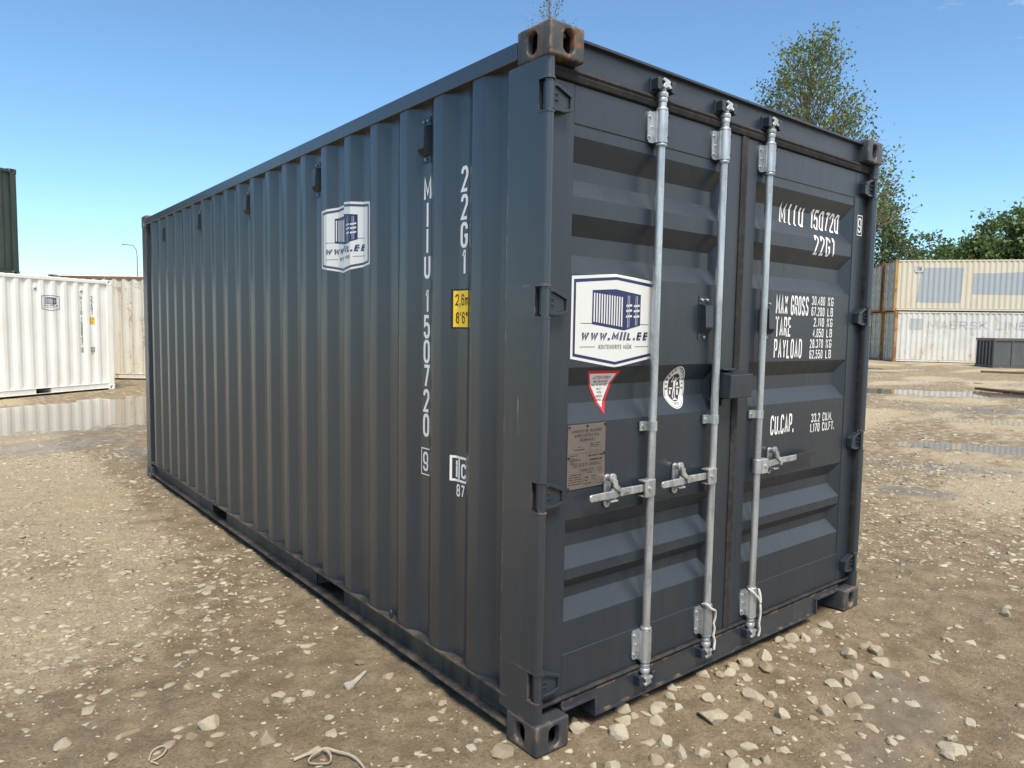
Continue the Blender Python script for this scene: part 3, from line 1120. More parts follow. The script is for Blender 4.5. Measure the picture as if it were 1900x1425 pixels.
def casting_mesh():
    """Corner casting seen from outside: oval openings in the two sides and the top, hollow within."""
    bm = bmesh.new()
    lx, ly, lz = .162, .178, .118

    def face(P, w, h, c, a, b_, rot=False, hole=True):
        corners = [bm.verts.new(P(*q)) for q in ((0, 0), (w, 0), (w, h), (0, h))]
        if not hole:
            bm.faces.new(corners)
            return
        n = 20
        pts = []
        for i in range(n):
            t = 2 * math.pi * i / n
            # slot with straight flanks
            x_, y_ = a * math.cos(t), b_ * math.sin(t)
            if b_ > a:
                y_ = a * math.sin(t) + (b_ - a) * (1 if math.sin(t) > 0 else -1)
            pts.append((c[0] + x_, c[1] + y_))
        rim = [bm.verts.new(P(*q)) for q in pts]
        inn = [bm.verts.new(P(q[0], q[1], .026)) for q in pts]
        e1 = [bm.edges.new((corners[i], corners[(i + 1) % 4])) for i in range(4)]
        e2 = [bm.edges.new((rim[i], rim[(i + 1) % n])) for i in range(n)]
        bmesh.ops.triangle_fill(bm, use_beauty=True, edges=e1 + e2)
        for i in range(n):
            bm.faces.new((rim[i], rim[(i + 1) % n], inn[(i + 1) % n], inn[i]))

    face(lambda a, b_, d=0: (d, a, b_), ly, lz, (.098, .060), .026, .040)
    face(lambda a, b_, d=0: (a, d, b_), lx, lz, (.088, .060), .026, .040)
    face(lambda a, b_, d=0: (a, b_, lz - d), lx, ly, (.081, .089), .032, .062)
    face(lambda a, b_, d=0: (lx, a, b_), ly, lz, None, 0, 0, hole=False)
    face(lambda a, b_, d=0: (a, ly, b_), lx, lz, None, 0, 0, hole=False)
    face(lambda a, b_, d=0: (a, b_, 0), lx, ly, None, 0, 0, hole=False)
    bmesh.ops.remove_doubles(bm, verts=bm.verts, dist=1e-5)
    bmesh.ops.recalc_face_normals(bm, faces=bm.faces)
    me = bpy.data.meshes.new('corner_casting')
    bm.to_mesh(me)
    bm.free()
    me.polygons.foreach_set('use_smooth', [True] * len(me.polygons))
    return me


CAST = casting_mesh()


def castings(parent, L, H, mat, bevel=True):
    me = CAST.copy()
    me.materials.append(mat)
    for sx in (0, 1):
        for sy in (0, 1):
            for sz in (0, 1):
                o = link('corner_casting', me, parent)
                o.location = (CW if sx else 0, L if sy else 0, H - .118 if sz else .118)
                o.scale = (-1 if sx else 1, -1 if sy else 1, 1 if sz else -1)
                if bevel:
                    md = o.modifiers.new('bevel', 'BEVEL')
                    md.width = .009
                    md.segments = 3
                    md.limit_method = 'ANGLE'
                    md.angle_limit = math.radians(50)


def side_breaks(L):
    """(distance from the door end, depth) of the corrugated side."""
    pts = [(.16, .036), (.313, .036)]
    k = 0
    while .519 + .278 * k <= L - .19:
        b_ = .278 * k
        pts += [(.381 + b_, 0), (.451 + b_, 0), (.519 + b_, .036), (.591 + b_, .036)]
        k += 1
    pts[-1] = (L - .16, .036)
    return pts


def rounded(pts, r=.009, n=3):
    out = [pts[0]]
    for i in range(1, len(pts) - 1):
        a, p, c = Vector(pts[i - 1]), Vector(pts[i]), Vector(pts[i + 1])
        d1, d2 = (a - p).normalized(), (c - p).normalized()
        q1, q2 = p + d1 * r, p + d2 * r
        for k in range(n + 1):
            t = k / n
            out.append(tuple(q1 * (1 - t) ** 2 + p * 2 * t * (1 - t) + q2 * t * t))
    out.append(pts[-1])
    return out


def wall_mesh(L, z0, z1, right=False, r=.009, n=3, shallow=1.0):
    pr_ = rounded(side_breaks(L), r, n) if n else side_breaks(L)
    vs = []
    for y, d in pr_:
        x = .008 + d * shallow
        x = CW - x if right else x
        vs += [(x, y, z0), (x, y, z1)]
    fs = [(2 * i, 2 * i + 1, 2 * i + 3, 2 * i + 2) for i in range(len(pr_) - 1)]
    me = bpy.data.meshes.new('side_wall')
    me.from_pydata(vs, [], fs)
    me.polygons.foreach_set('use_smooth', [True] * len(fs))
    try:
        me.set_sharp_from_angle(angle=math.radians(16))
    except Exception:
        pass
    return me


def x_of(L):
    br = side_breaks(L)
    ys = [p[0] for p in br]
    ds = [p[1] for p in br]
    return lambda y: .008 + float(np.interp(y, ys, ds))


def roof_mesh(L, z):
    vs, fs = [], []
    n = int((L - .36) / .209)
    st = (L - .36) / n
    pts = [(.10, 0)]
    for k in range(n):
        y = .18 + k * st
        pts += [(y + .02, 0), (y + .045, .018), (y + .15, .018), (y + .175, 0)]
    pts.append((L - .10, 0))
    for y, d in pts:
        vs += [(.03, y, z - .02), (.10, y, z - .018 + d), (CW - .10, y, z - .018 + d), (CW - .03, y, z - .02)]
    for i in range(len(pts) - 1):
        for k in range(3):
            fs.append((4 * i + k, 4 * i + k + 1, 4 * i + k + 5, 4 * i + k + 4))
    me = bpy.data.meshes.new('roof')
    me.from_pydata(vs, [], fs)
    return me


def end_wall(mb, y, z0, z1):
    x = .06
    pts = [(.05, 0)]
    while x < CW - .2:
        pts += [(x, 0), (x + .04, .04), (x + .15, .04), (x + .19, 0)]
        x += .235
    pts.append((CW - .05, 0))
    vs = []
    for a, d in pts:
        vs += [(a, y - .04 + d, z0), (a, y - .04 + d, z1)]
    mb.add(vs, [(2 * i, 2 * i + 2, 2 * i + 3, 2 * i + 1) for i in range(len(pts) - 1)])


def shell(p, L, H, wall, frame, cast, post=None, rail=None, far=False, simple_rail=True):
    """Everything of a container except its door end."""
    post = post or frame
    rail = rail or frame
    castings(p, L, H, cast, bevel=not far)
    n = 0 if far else 3
    for right in (False, True):
        link('side_wall', wall_mesh(L, .166, H - .093, right, n=n), p, wall)
        s = (lambda a, b_: (CW - b_, CW - a)) if right else (lambda a, b_: (a, b_))
        MB().box(*s(.0, .06), .178, L - .178, H - .0935, H - .031).build('top_rail', frame, p, bevel=0 if far else .004)
        mb = MB()
        segs = [(.178, 1.65), (2.008, 3.66), (4.007, L - .178)] if L < 7 else [(.178, L - .178)]
        mb.box(*s(.0, .051), .178, L - .178, .158, .1655)
        if simple_rail:
            for a, b_ in segs:
                mb.box(*s(.012, .05), a, b_, .052, .158)
            mb.box(*s(.002, .05), .178, L - .178, .044, .052)
        else:
            for a, b_ in segs:
                mb.box(*s(.045, .051), a, b_, .052, .158)
            mb.box(*s(.0, .051), .178, L - .178, .044, .052)
        mb.build('bottom_rail', rail, p)
        if L < 7:
            for a, b_ in ((1.65, 2.008), (3.66, 4.007)):
                q = MB()
                q.box(*s(.055, .75), a - .004, a, .052, .157)
                q.box(*s(.055, .75), b_, b_ + .004, .052, .157)
                q.box(*s(.055, .75), a, b_, .153, .1575)
                q.box(*s(.74, .75), a, b_, .052, .153)
                q.build('fork_pocket', rail, p)
        MB().box(*s(.003, .12), L - .165, L - .006, .118, H - .118).build('corner_post', post, p, bevel=0 if far else .006)
    link('roof', roof_mesh(L, H - .012), p, wall)
    mb = MB()
    end_wall(mb, L - .02, .12, H - .09)
    mb.build('front_wall', wall, p)
    MB().box(.162, CW - .162, L - .06, L - .008, H - .10, H - .02).build('front_header', frame, p)
    MB().box(.162, CW - .162, L - .06, L - .008, .05, .13).build('front_sill', frame, p)
    MB().box(.052, CW - .052, .12, L - .07, .135, .152).build('floor', M['hole'], p)


def simple_doors(p, L, H, wall, frame, bar, rods=4):
    """Door end of the containers further off."""
    for s in (0, 1):
        f = (lambda a, b_: (CW - b_, CW - a)) if s else (lambda a, b_: (a, b_))
        MB().box(*f(.003, .12), .012, .16, .118, H - .118).build('corner_post', frame, p)
        d = MB()
        d.box(*f(.125, 1.212), .055, .09, .14, H - .12)
        o = d.build('door', wall, p)
        r = MB()
        k = H - .30
        for i in range(5):
            z = .2 + k * i / 5
            r.prism([(.055, z + .06), (.032, z + .10), (.032, z + k / 5 - .04), (.055, z + k / 5)], 'x', *f(.22, 1.12))
        r.build('door_panel', wall, o)
        for i in range(4):
            z = .25 + (H - .5) * i / 3
            MB().box(*f(.10, .22), .035, .055, z - .05, z + .05).build('hinge', frame, o)
    for i, x in enumerate((.45, .98, 1.46, 1.99)[:rods]):
        q = MB().tube([(x, .02, .10), (x, .02, H - .08)], .019, 8)
        q.box(x - .05, x + .05, .022, .05, .30, .40).box(x - .05, x + .05, .022, .05, H - .42, H - .32)
        o = q.build('locking_bar', bar, p, smooth=True)
        hx = -.36 if i % 2 else .36
        MB().box(min(x, x + hx), max(x, x + hx), .0, .012, 1.05, 1.09).build('handle', bar, o)
    MB().box(.162, CW - .162, .03, .11, H - .118, H - .02).build('door_header', frame, p)
    MB().box(.162, CW - .162, .03, .11, .03, .138).build('door_sill', frame, p)


# ------------------------------------------------------------------ printing shared by the yard's own containers
def logo(p, mapf, cu, cv, u0, v0, cut_u=(), cut_v=(), ring_mat='navy', k=1.0, simple=False):
    """White shield sticker with a container drawing, web address and strap line, centred on (u0, v0)."""
    A = lambda pts: [(u0 + q[0] * k, v0 + q[1] * k) for q in pts]
    hexa = lambda i: [(-.239 + i, -.143 + i * .85), (0, -.18 + i), (.239 - i, -.143 + i * .85), (.239 - i, .160 - i), (0, .18 - i), (-.239 + i, .160 - i)]
    cu, cv = cut_u, cut_v
    st = decal('logo_sticker', [A(hexa(0))], M['sticker'], p, mapf, cu, cv, 0)
    decal('border_print', [A(q) for q in ring(hexa(.011), hexa(.022))], M[ring_mat], st, mapf, cu, cv, 1)
    box = [(-.131, .113), (-.005, .122), (.14, .106), (.14, -.016), (.047, -.036), (-.131, -.014)]
    decal('container_print', [A(box)], M['navy'], st, mapf, cu, cv, 1)
    w = []
    for i in range(12):
        a = -.124 + i * .0138
        t = (a + .131) / .178
        w.append([(a, -.004 - .020 * t), (a + .0070, -.004 - .020 * t), (a + .0070, .104 - .012 * t), (a, .104 - .012 * t)])
    for a in (.064, .073, .110, .119):
        w.append(rect(a, -.028 + (a - .047) * .18, a + .002, .100))
    for a in (.056, .100):
        for z in (.056, .036, .014):
            w.append([(a, z), (a + .033, z + .003), (a + .033, z + .011), (a, z + .008)])
    decal('stripe_print', [A(q) for q in w], M['sticker'], st, mapf, cu, cv, 2)
    ln = [rect(-.190, -.0125, -.131, -.0105), rect(.14, -.0125, .190, -.0105), rect(-.192, -.1005, -.112, -.0985), rect(.112, -.1005, .192, -.0985)]
    ln += text_polys('KONTEINERITE MÜÜK', .0165, 0, -.108, wr=.50, tr=.126, gap=.17, width=.185, align='c')
    decal('strap_line_print', [A(q) for q in ln], M['black_print'], st, mapf, cu, cv, 1)
    decal('address_print', [A(q) for q in text_polys('WWW.MIIL.EE', .033, -.003, -.075, wr=.66, tr=.25, gap=.18, width=.375, italic=.28, align='c')],
          M['navy_grey'], st, mapf, cu, cv, 1)
    return st


def side_livery(p, L, digits, check, ink, mapf, cuts):
    """Markings on the long side: number read downwards, size code, height sign, railway code and logo."""
    def put_letters(glyphs):
        for g in glyphs:
            if g:
                decal('letter', g, ink, p, mapf, cuts, (), 0)

    def col(chars, yc, tops, h=.102):
        out = []
        for ch, t in zip(chars, tops):
            w = {'1': .024, 'I': .0155, 'M': .060}.get(ch, .051)
            out.append(text_polys(ch, h, -yc, t - h, wr=.46, tr=.142, width=w, align='c'))
        put_letters(out)
    tops = [2.198, 2.087, 1.976, 1.865] + [1.714 - .1085 * i for i in range(6)]
    col('MIIU' + digits, .826, tops)
    put_letters([text_polys(check, .086, -.828, .915, wr=.46, tr=.12, width=.042, align='c'), frame_rect(-.864, .897, -.792, 1.018, .005)])
    col('22G1', .549, [2.199, 2.088, 1.977, 1.866])
    s = decal('height_sign', [rect(-.618, 1.548, -.497, 1.710)], M['black_print'], p, mapf, cuts, (), 0)
    decal('sign_face', [rect(-.608, 1.555, -.502, 1.703)], M['yellow'], s, mapf, cuts, (), 1)
    for g in text_polys('2,6m', .046, -.556, 1.643, wr=.50, tr=.126, gap=.14, width=.088, align='c', glyphs=True) + text_polys("8'6\"", .046, -.558, 1.570, wr=.50, tr=.126, gap=.2, width=.078, align='c', glyphs=True):
        decal('letter', g, M['black_print'], s, mapf, cuts, (), 2)
    put_letters([frame_rect(-.617, .912, -.505, 1.020, .010) + [rect(-.572, .920, -.562, 1.012)], text_polys('i', .070, -.5905, .930, tr=.18), text_polys('C', .062, -.553, .930, wr=.6, tr=.18, width=.036)])
    put_letters(text_polys('87', .052, -.556, .850, wr=.62, tr=.16, gap=.16, width=.058, align='c', glyphs=True))
    return logo(p, mapf, None, None, -1.593, 2.0, cuts, (), ring_mat='navy_grey')


def make_side_map(L):
    xo = x_of(L)
    cuts = [-a for a, d in side_breaks(L)]
    return (lambda u, v_, layer: (xo(-u) - .0016 - .0007 * layer, -u, v_)), cuts


VENT_CACHE = {}


def vent(parent, mat, cols, loc):
    """Hooded air vent with a louvred underside and three bolts; cols = its right, up and outward axes."""
    if mat.name not in VENT_CACHE:
        a = MB().box(-.034, .034, -.095, .095, 0, .003)
        a.prism([(.060, .003), (.052, .032), (-.040, .036), (-.066, .016), (-.066, .003)], 'x', -.026, .026)
        me = a.mesh('vent')
        me.materials.append(mat)
        lo = MB()
        for i in range(5):
            t = (i + .6) / 5.6
            v_, w_ = -.040 - .026 * t, .036 - .020 * t
            lo.box(-.022, .022, v_ - .0016, v_ + .0012, w_ - .004, w_ + .0018)
        ml = lo.mesh('louvre')
        ml.materials.append(M['hole'])
        bo = MB()
        bo.tube([(0, 0, .002), (0, 0, .010)], .0062, 6).tube([(0, 0, .010), (0, 0, .014)], .003, 6)
        mb_ = bo.mesh('bolt')
        mb_.materials.append(M['galv'])
        VENT_CACHE[mat.name] = (me, ml, mb_)
    me, ml, mb_ = VENT_CACHE[mat.name]
    o = link('vent', me, parent)
    u, v_, w = [Vector(c) for c in cols]
    o.matrix_local = Matrix(((u.x, v_.x, w.x, loc[0]), (u.y, v_.y, w.y, loc[1]), (u.z, v_.z, w.z, loc[2]), (0, 0, 0, 1)))
    link('louvre', ml, o)
    for q in ((-.018, .078), (.018, .078), (0, -.082)):
        c = link('bolt', mb_, o)
        c.location = (q[0], q[1], 0)
    return o


SIDE_AX = ((0, -1, 0), (0, 0, 1), (-1, 0, 0))
DOOR_AX = ((1, 0, 0), (0, 0, 1), (0, -1, 0))

# ------------------------------------------------------------------ the dark grey container
LEN, HGT = 6.058, 2.591
main = empty('shipping_container')
tag(main, 'dark grey twenty-foot container with three galvanised locking bars, standing in the foreground', 'container')
shell(main, LEN, HGT, M['dark_side'], M['dark_side'], M['dark_cast'], M['dark_post'], M['dark_rail'], simple_rail=False)

HZ = (.254, .956, 1.648, 2.348)     # hinge heights
for s in (0, 1):
    fx = (lambda x: CW - x) if s else (lambda x: x)
    full = [(.002, .222), (.002, .030), (.005, .018), (.012, .010), (.022, .007), (.032, .010), (.039, .018), (.041, .030), (.041, .222)]
    slot = [(.002, .222), (.002, .056), (.041, .056), (.041, .222)]
    pm = MB()
    z = .118
    for h in HZ:
        pm.prism([(fx(a), b_) for a, b_ in full], 'z', z, h - .056)
        pm.prism([(fx(a), b_) for a, b_ in slot], 'z', h - .056, h + .056)
        z = h + .056
    pm.prism([(fx(a), b_) for a, b_ in full], 'z', z, HGT - .118)
    pm.build('corner_post', M['dark_post'], main, smooth=True)
    for h in HZ:        # cheeks of the hinge slots, rubbed bright and rusty
        for q in (h - .0585, h + .0525):
            lug = MB()
            lug.prism([(fx(a), b_) for a, b_ in ((.0, .056), (.0, .028), (.006, .012), (.020, .004), (.034, .008), (.043, .022), (.043, .056))], 'z', q, q + .006)
            lug.build('hinge_lug', M['dark_post'], main)

MB().prism([(.050, 2.470), (.050, 2.560), (.028, 2.562), (.028, 2.571), (.115, 2.571), (.115, 2.470)], 'x', .1625, CW - .1625).build('door_header', M['dark'], main)
sill = [(.1625, .140), (.1625, .112), (.338, .112), (.338, .040), (2.030, .040), (2.030, .112), (CW - .1625, .112), (CW - .1625, .140)]
MB().prism(sill, 'y', .046, .110).prism([(.043, .138), (.043, .146), (.095, .146), (.095, .138)], 'x', .1625, CW - .1625) \
    .box(.334, .342, .034, .30, .036, .116).box(2.026, 2.034, .034, .30, .036, .116).box(.1625, .334, .034, .30, .112, .118).box(2.034, CW - .1625, .034, .30, .112, .118) \
    .box(.345, 2.022, .036, .046, .036, .044).build('door_sill', M['dark_post'], main)

ZB = [2.245, 2.162, 2.100, 2.034, 1.970, 1.896, 1.827, 1.757, 1.412, 1.341, 1.275, 1.203, .840, .777, .726, .651, .610, .566, .524, .449]
YD = [.060, .096, .096, .060] * 5
DYO = .060


def y_door(z):
    return float(np.interp(z, ZB[::-1], YD[::-1]))


def door_map(u, v_, layer):
    return (u, y_door(v_) - .0014 - .0006 * layer, v_)


def stile_map(u, v_, layer):
    return (u, .0545 - .0006 * layer, v_)


DOORS = []
for s, (x0, x1, p0, p1) in enumerate(((.047, 1.199, .172, 1.104), (1.246, CW - .047, 1.328, 2.266))):
    fr = MB()
    fr.box(x0, p0, .056, .104, .166, 2.424)
    fr.box(p1, x1, .056, .104, .166, 2.424)
    fr.box(p0, p1, .0565, .104, 2.287, 2.4235)
    fr.box(p0, p1, .0565, .104, .1665, .323)
    d = fr.build('door', M['dark'], main, bevel=.003)
    DOORS.append(d)
    pn = MB()
    zs = [2.287] + ZB + [.323]
    flats = [(2.287, ZB[0])] + [(ZB[4 * i + 3], ZB[4 * i + 4]) for i in range(4)] + [(ZB[-1], .323)]
    for a, b_ in flats:
        pn.add([(p0, DYO, a), (p1, DYO, a), (p1, DYO, b_), (p0, DYO, b_)], [(0, 3, 2, 1)])
    for i in range(5):
        a, b_, c, e = ZB[4 * i:4 * i + 4]
        ia, ib = p0 + .006, p1 - .068
        V = [(p0, DYO, a), (p1, DYO, a), (p1, DYO, e), (p0, DYO, e), (ia, .096, b_), (ib, .096, b_), (ib, .096, c), (ia, .096, c)]
        pn.add(V, [(0, 4, 5, 1), (1, 5, 6, 2), (2, 6, 7, 3), (3, 7, 4, 0), (4, 7, 6, 5)])
    o = pn.build('door_panel', M['dark'], d, weld=True)
    # hinges
    for h in HZ:
        fx = (lambda x: CW - x) if s else (lambda x: x)
        hb = MB()
        hb.prism([(fx(a), b_) for a, b_ in ((.020, h - .046), (.020, h + .046), (.060, h + .046), (.130, h + .018), (.130, h - .036), (.090, h - .046))], 'y', .030, .0555)
        hb.prism([(fx(a), b_) for a, b_ in ((.012, h - .047), (.012, h + .047), (.040, h + .047), (.040, h - .047))], 'y', .014, .046)
        hb.prism([(fx(a), b_) for a, b_ in ((.030, h + .034), (.030, h + .047), (.062, h + .047), (.130, h + .019), (.124, h + .008), (.060, h + .034))], 'y', .020, .031)
        hb.prism([(fx(a), b_) for a, b_ in ((.030, h - .047), (.030, h - .036), (.088, h - .036), (.124, h - .028), (.130, h - .037), (.090, h - .047))], 'y', .021, .031)
        hb.prism([(fx(a), b_) for a, b_ in ((.120, h - .034), (.120, h + .014), (.129, h + .014), (.129, h - .034))], 'y', .023, .031)
        for q in (-.012, .008):
            hb.prism([(fx(a), b_) for a, b_ in ((.030, h + q), (.030, h + q + .006), (.066, h + q + .006), (.066, h + q))], 'y', .023, .031)
        ho = hb.build('hinge', M['dark'], d, bevel=.002)
        MB().tube([(fx(.022), .026, h - .052), (fx(.022), .026, h + .052)], .0145, 14).build('pin', M['dark_post'], main, smooth=True)
    # rubber seals
    g = MB()
    t0, t1 = (.043, 1.222) if s == 0 else (1.226, CW - .043)
    for zz in (2.4245, .1455):
        up = zz > 1
        hgt = .046 if up else .0195
        g.prism([(.062, zz), (.046, zz + .004), (.040, zz + hgt * .45), (.044, zz + hgt * .55), (.038, zz + hgt * .75), (.048, zz + hgt), (.062, zz + hgt)], 'x', t0, t1)
    sx0, sx1 = (1.1995, 1.222) if s == 0 else (1.226, 1.2455)
    g.prism([(sx0, .075), (sx0, .052), ((sx0 + sx1) / 2, .042 if s == 0 else .048), (sx1, .052), (sx1, .075)], 'z', .166, 2.424)
    ex0, ex1 = (.0415, .0465) if s == 0 else (CW - .0465, CW - .0415)
    g.box(ex0, ex1, .036, .09, .166, 2.424)
    g.build('gasket', M['rubber'], d)

for o in main.children:      # the castings that have lost most paint
    if o.name.startswith('corner_casting') and o.location.y < 1 and o.location.x < 1 and o.location.z > 1:
        o.data = o.data.copy()
        o.data.materials.clear()
        o.data.materials.append(M['cast_rusty'])

# vents: five along the side, one in each door
for k in (2, 6, 10, 14, 18):
    vent(main, M['dark'], SIDE_AX, (.0435, .278 * (k + 1), 2.352))
vent(DOORS[0], M['dark'], DOOR_AX, (.968, .0595, 1.611))
vent(DOORS[1], M['dark'], DOOR_AX, (1.458, .0595, 1.611))

# lock box over the seam
lb = MB()
lb.prism([(-.030, 1.262), (-.032, 1.366), (.002, 1.372), (.056, 1.386), (.056, 1.258)], 'x', 1.060, 1.228)
lb.box(1.056, 1.140, .0, .056, 1.383, 1.392).box(1.075, 1.115, .02, .056, 1.225, 1.258)
lb.build('lock_box', M['dark'], main, bevel=.004)

# locking bars
YB = .030


def bracket(mb, x, z0, z1):
    mb.prism([(x - .060, z0 + .012), (x - .060, z1 - .012), (x - .050, z1), (x + .030, z1), (x + .030, z0), (x - .050, z0)], 'y', .049, .0555)
    mb.prism([(x - .030, z0), (x - .030, z1), (x + .0255, z1), (x + .0255, z0)], 'y', YB + .002, .050)
    mb.lathe(x, YB, [(.0252, z0), (.0252, z1)], 18)


BARS = ((.618, -1), (1.034, -1), (1.388, 1))
for bi, (x, hd) in enumerate(BARS):
    bar = MB().lathe(x, YB, [(.0172, .150), (.0172, 2.470)], 18).build('locking_bar', M['galv'], main, smooth=True)
    for z0, z1, sg in ((2.288, 2.408, 1), (.193, .317, -1)):
        q = MB()
        bracket(q, x, z0, z1)
        for zz in (z0 - .014, z1 + .001):
            q.lathe(x, YB, [(.0215, zz), (.0235, zz + .003), (.0235, zz + .010), (.0215, zz + .013)], 18)
        br = q.build('bearing_bracket', M['galv'], bar, smooth=True)
        for bx in (x - .048, x + .0245):
            for bz in (z0 + .022, z1 - .022):
                if bx < x:
                    MB().tube([(bx, .050, bz), (bx, .043, bz)], .0058, 8).build('bolt', M['galv'], bar, smooth=True)
                else:
                    MB().tube([(x + .015, .012, bz), (x + .0185, .0075, bz)], .0052, 8).build('bolt', M['hole'], bar, smooth=True)
        MB().tube([(x - .038, .050, (z0 + z1) / 2), (x - .038, .045, (z0 + z1) / 2)], .0042, 8).build('bolt', M['galv'], bar, smooth=True)
    # cams and keepers, top and bottom
    for zc, sg in ((2.505, 1), (.112, -1)):
        c = MB()
        pr_ = [(.0190, -.062), (.0205, -.050), (.0190, -.045), (.0225, -.040), (.0225, -.026), (.0150, -.020), (.0150, -.006)]
        pr_ = [(r_, zc + sg * h_) for r_, h_ in pr_]
        c.lathe(x, YB, pr_ if sg > 0 else pr_[::-1], 16)
        P = lambda a, b_: (x + a, zc + sg * b_)
        c.prism([P(-.024, -.010), P(-.010, -.014), P(.004, -.006), P(.020, -.012), P(.030, -.004), P(.016, .006), P(.020, .018), P(.004, .022), P(-.016, .026), P(-.026, .016), P(-.010, .010), P(-.020, .0)], 'y', .006, .034)
        c.build('cam', M['galv'], bar, bevel=.002)
        k = MB()
        k.prism([P(-.052, -.020), P(-.052, .020), P(-.040, .026), P(-.026, .020), P(-.026, -.014), P(-.040, -.024)], 'y', .010, .050)
        k.prism([P(.028, -.020), P(.028, .016), P(.042, .024), P(.054, .018), P(.054, -.022), P(.040, -.026)], 'y', .008, .050)
        k.box(x - .056, x + .058, .044, .050, zc - .028, zc + .028)
        k.build('cam_keeper', M['dark'], bar, bevel=.003)
    # guide strap
    g = MB()
    g.prism([(x - .052, 1.149), (x - .052, 1.187), (x - .018, 1.187), (x - .018, 1.149)], 'y', .048, .0545)
    g.lathe(x, YB, [(.0205, 1.149), (.0205, 1.187)], 18)
    g.box(x - .0185, x + .022, YB, .052, 1.149, 1.187)
    g.build('guide_strap', M['galv'], bar, smooth=True)
    MB().tube([(x - .036, .049, 1.168), (x - .036, .043, 1.168)], .006, 8).build('bolt', M['galv'], bar, smooth=True)
    # handle with its hub and catch
    H_ = lambda a: x + hd * a
    hub = MB()
    span = lambda a, b_: (min(H_(a), H_(b_)), max(H_(a), H_(b_)))
    hub.box(*span(.008, .058), .004, .013, .884, .952)
    hub.box(*span(.008, .062), .013, .042, .946, .953)
    hub.box(*span(.008, .062), .013, .042, .884, .891)
    hub.lathe(x, YB, [(.0215, .884), (.0215, .952)], 18)
    hub.build('handle_hub', M['galv'], bar, bevel=.002)
    MB().tube([(H_(.034), .005, .920), (H_(.034), -.003, .920)], .0075, 8).build('bolt', M['galv'], bar, smooth=True)
    hn = MB()
    if hd < 0:
        arm = [(.055, .906), (.055, .936), (.205, .938), (.218, .944), (.240, .940), (.240, .902), (.218, .901), (.205, .906)]
        hn.prism([(H_(a), b_) for a, b_ in arm], 'y', .016, .026)
        hn.prism([(H_(a), b_) for a, b_ in ((.230, .906), (.230, .936), (.358, .934), (.366, .928), (.366, .912), (.358, .906))], 'y', .008, .018)
        hn.build('handle', M['galv'], bar, bevel=.003)
    else:
        arm = [(.055, .906), (.055, .936), (.180, .944), (.330, .944), (.330, .916), (.180, .914)]
        hn.prism([(H_(a), b_) for a, b_ in arm], 'y', .014, .024)
        hn.build('handle', M['galv'], bar, bevel=.003)
        MB().prism([(H_(a), b_) for a, b_ in ((.326, .918), (.326, .946), (.530, .944), (.530, .918))], 'y', .022, .030).build('handle_grip', M['grip'], bar, bevel=.002)
    ct = MB()
    cx = .232 if hd < 0 else .140
    plate = [(H_(cx) + .018 * math.cos(t), (.976 if math.sin(t) > 0 else .880) + .018 * math.sin(t)) for t in [2 * math.pi * (i + .5) / 16 for i in range(16)]]
    ct.prism(plate, 'y', .048, .0565)
    ct.box(H_(cx) - .020, H_(cx) + .022, .010, .049, .890, .897)
    ct.tube([(H_(cx), .049, .980), (H_(cx), .030, .980)], .013, 10)
    ct.tube([(H_(cx), .030, .982), (H_(cx), .018, .982)], .0185, 14)
    lv = [(cx + .010, .985), (cx + .014, .970), (cx + .006, .950), (cx - .012, .936), (cx - .030, .926), (cx - .032, .910), (cx - .044, .908), (cx - .050, .922), (cx - .086, .922), (cx - .054, .936), (cx - .030, .944), (cx - .014, .960), (cx - .012, .976)]
    if hd > 0:
        lv = [(2 * cx - a, b_) for a, b_ in lv]
    ct.prism([(H_(a), b_) for a, b_ in lv], 'y', .006, .0145)
    ct.tube([(H_(cx), .049, .879), (H_(cx), .042, .879)], .007, 8)
    ct.build('handle_catch', M['galv'], bar, bevel=.0015)

# lashing ring on the bottom side rail
MB().tube([(.022, 1.095, .166), (.020, 1.098, .186), (.016, 1.092, .200), (.012, 1.080, .204), (.010, 1.070, .196), (.010, 1.068, .180), (.012, 1.074, .168)], .0055, 8) \
    .build('lashing_ring', M['dark'], main, smooth=True)

# markings on the side
side_map, side_cuts = make_side_map(LEN)
side_livery(main, LEN, '150720', '9', M['white_print'], side_map, side_cuts)

# markings on the doors
W = M['white_print']
D1 = DOORS[1]
T = text_polys


def TG(*a, **k):
    return text_polys(*a, glyphs=True, **k)


def door_text(glyphs, parent=D1, mapf=door_map, mat=W):
    for g in glyphs:
        if g:
            decal('letter', g, mat, parent, mapf, (), ZB, 0)


q = []
xs = [1.590, 1.672, 1.722, 1.766]
for ch, a, w in zip('MIIU', xs, (.056, .0135, .0135, .046)):
    q += TG(ch, .100, a, 2.086, tr=.126, width=w)
for i, ch in enumerate('150720'):
    a = 1.862 + i * .0535
    q += TG(ch, .100, a + (.018 if ch == '1' else 0), 2.086, tr=.126, width=.024 if ch == '1' else .043)
door_text(q)
door_text(TG('22G', .100, 1.868, 1.953, wr=.43, tr=.126, gap=.14, width=.162) + TG('1', .100, 2.050, 1.953, tr=.126, width=.024))
door_text(TG('9', .080, 2.330, 2.105, wr=.5, tr=.12, width=.037, align='c') + [frame_rect(2.303, 2.090, 2.358, 2.200, .004)], D1, stile_map)
door_text(TG('MAX GROSS', .097, 1.540, 1.641, wr=.40, tr=.126, gap=.10, width=.302))
door_text(TG('TARE', .097, 1.543, 1.534, wr=.42, tr=.126, gap=.12, width=.140))
door_text(TG('PAYLOAD', .097, 1.538, 1.426, wr=.42, tr=.126, gap=.12, width=.258))
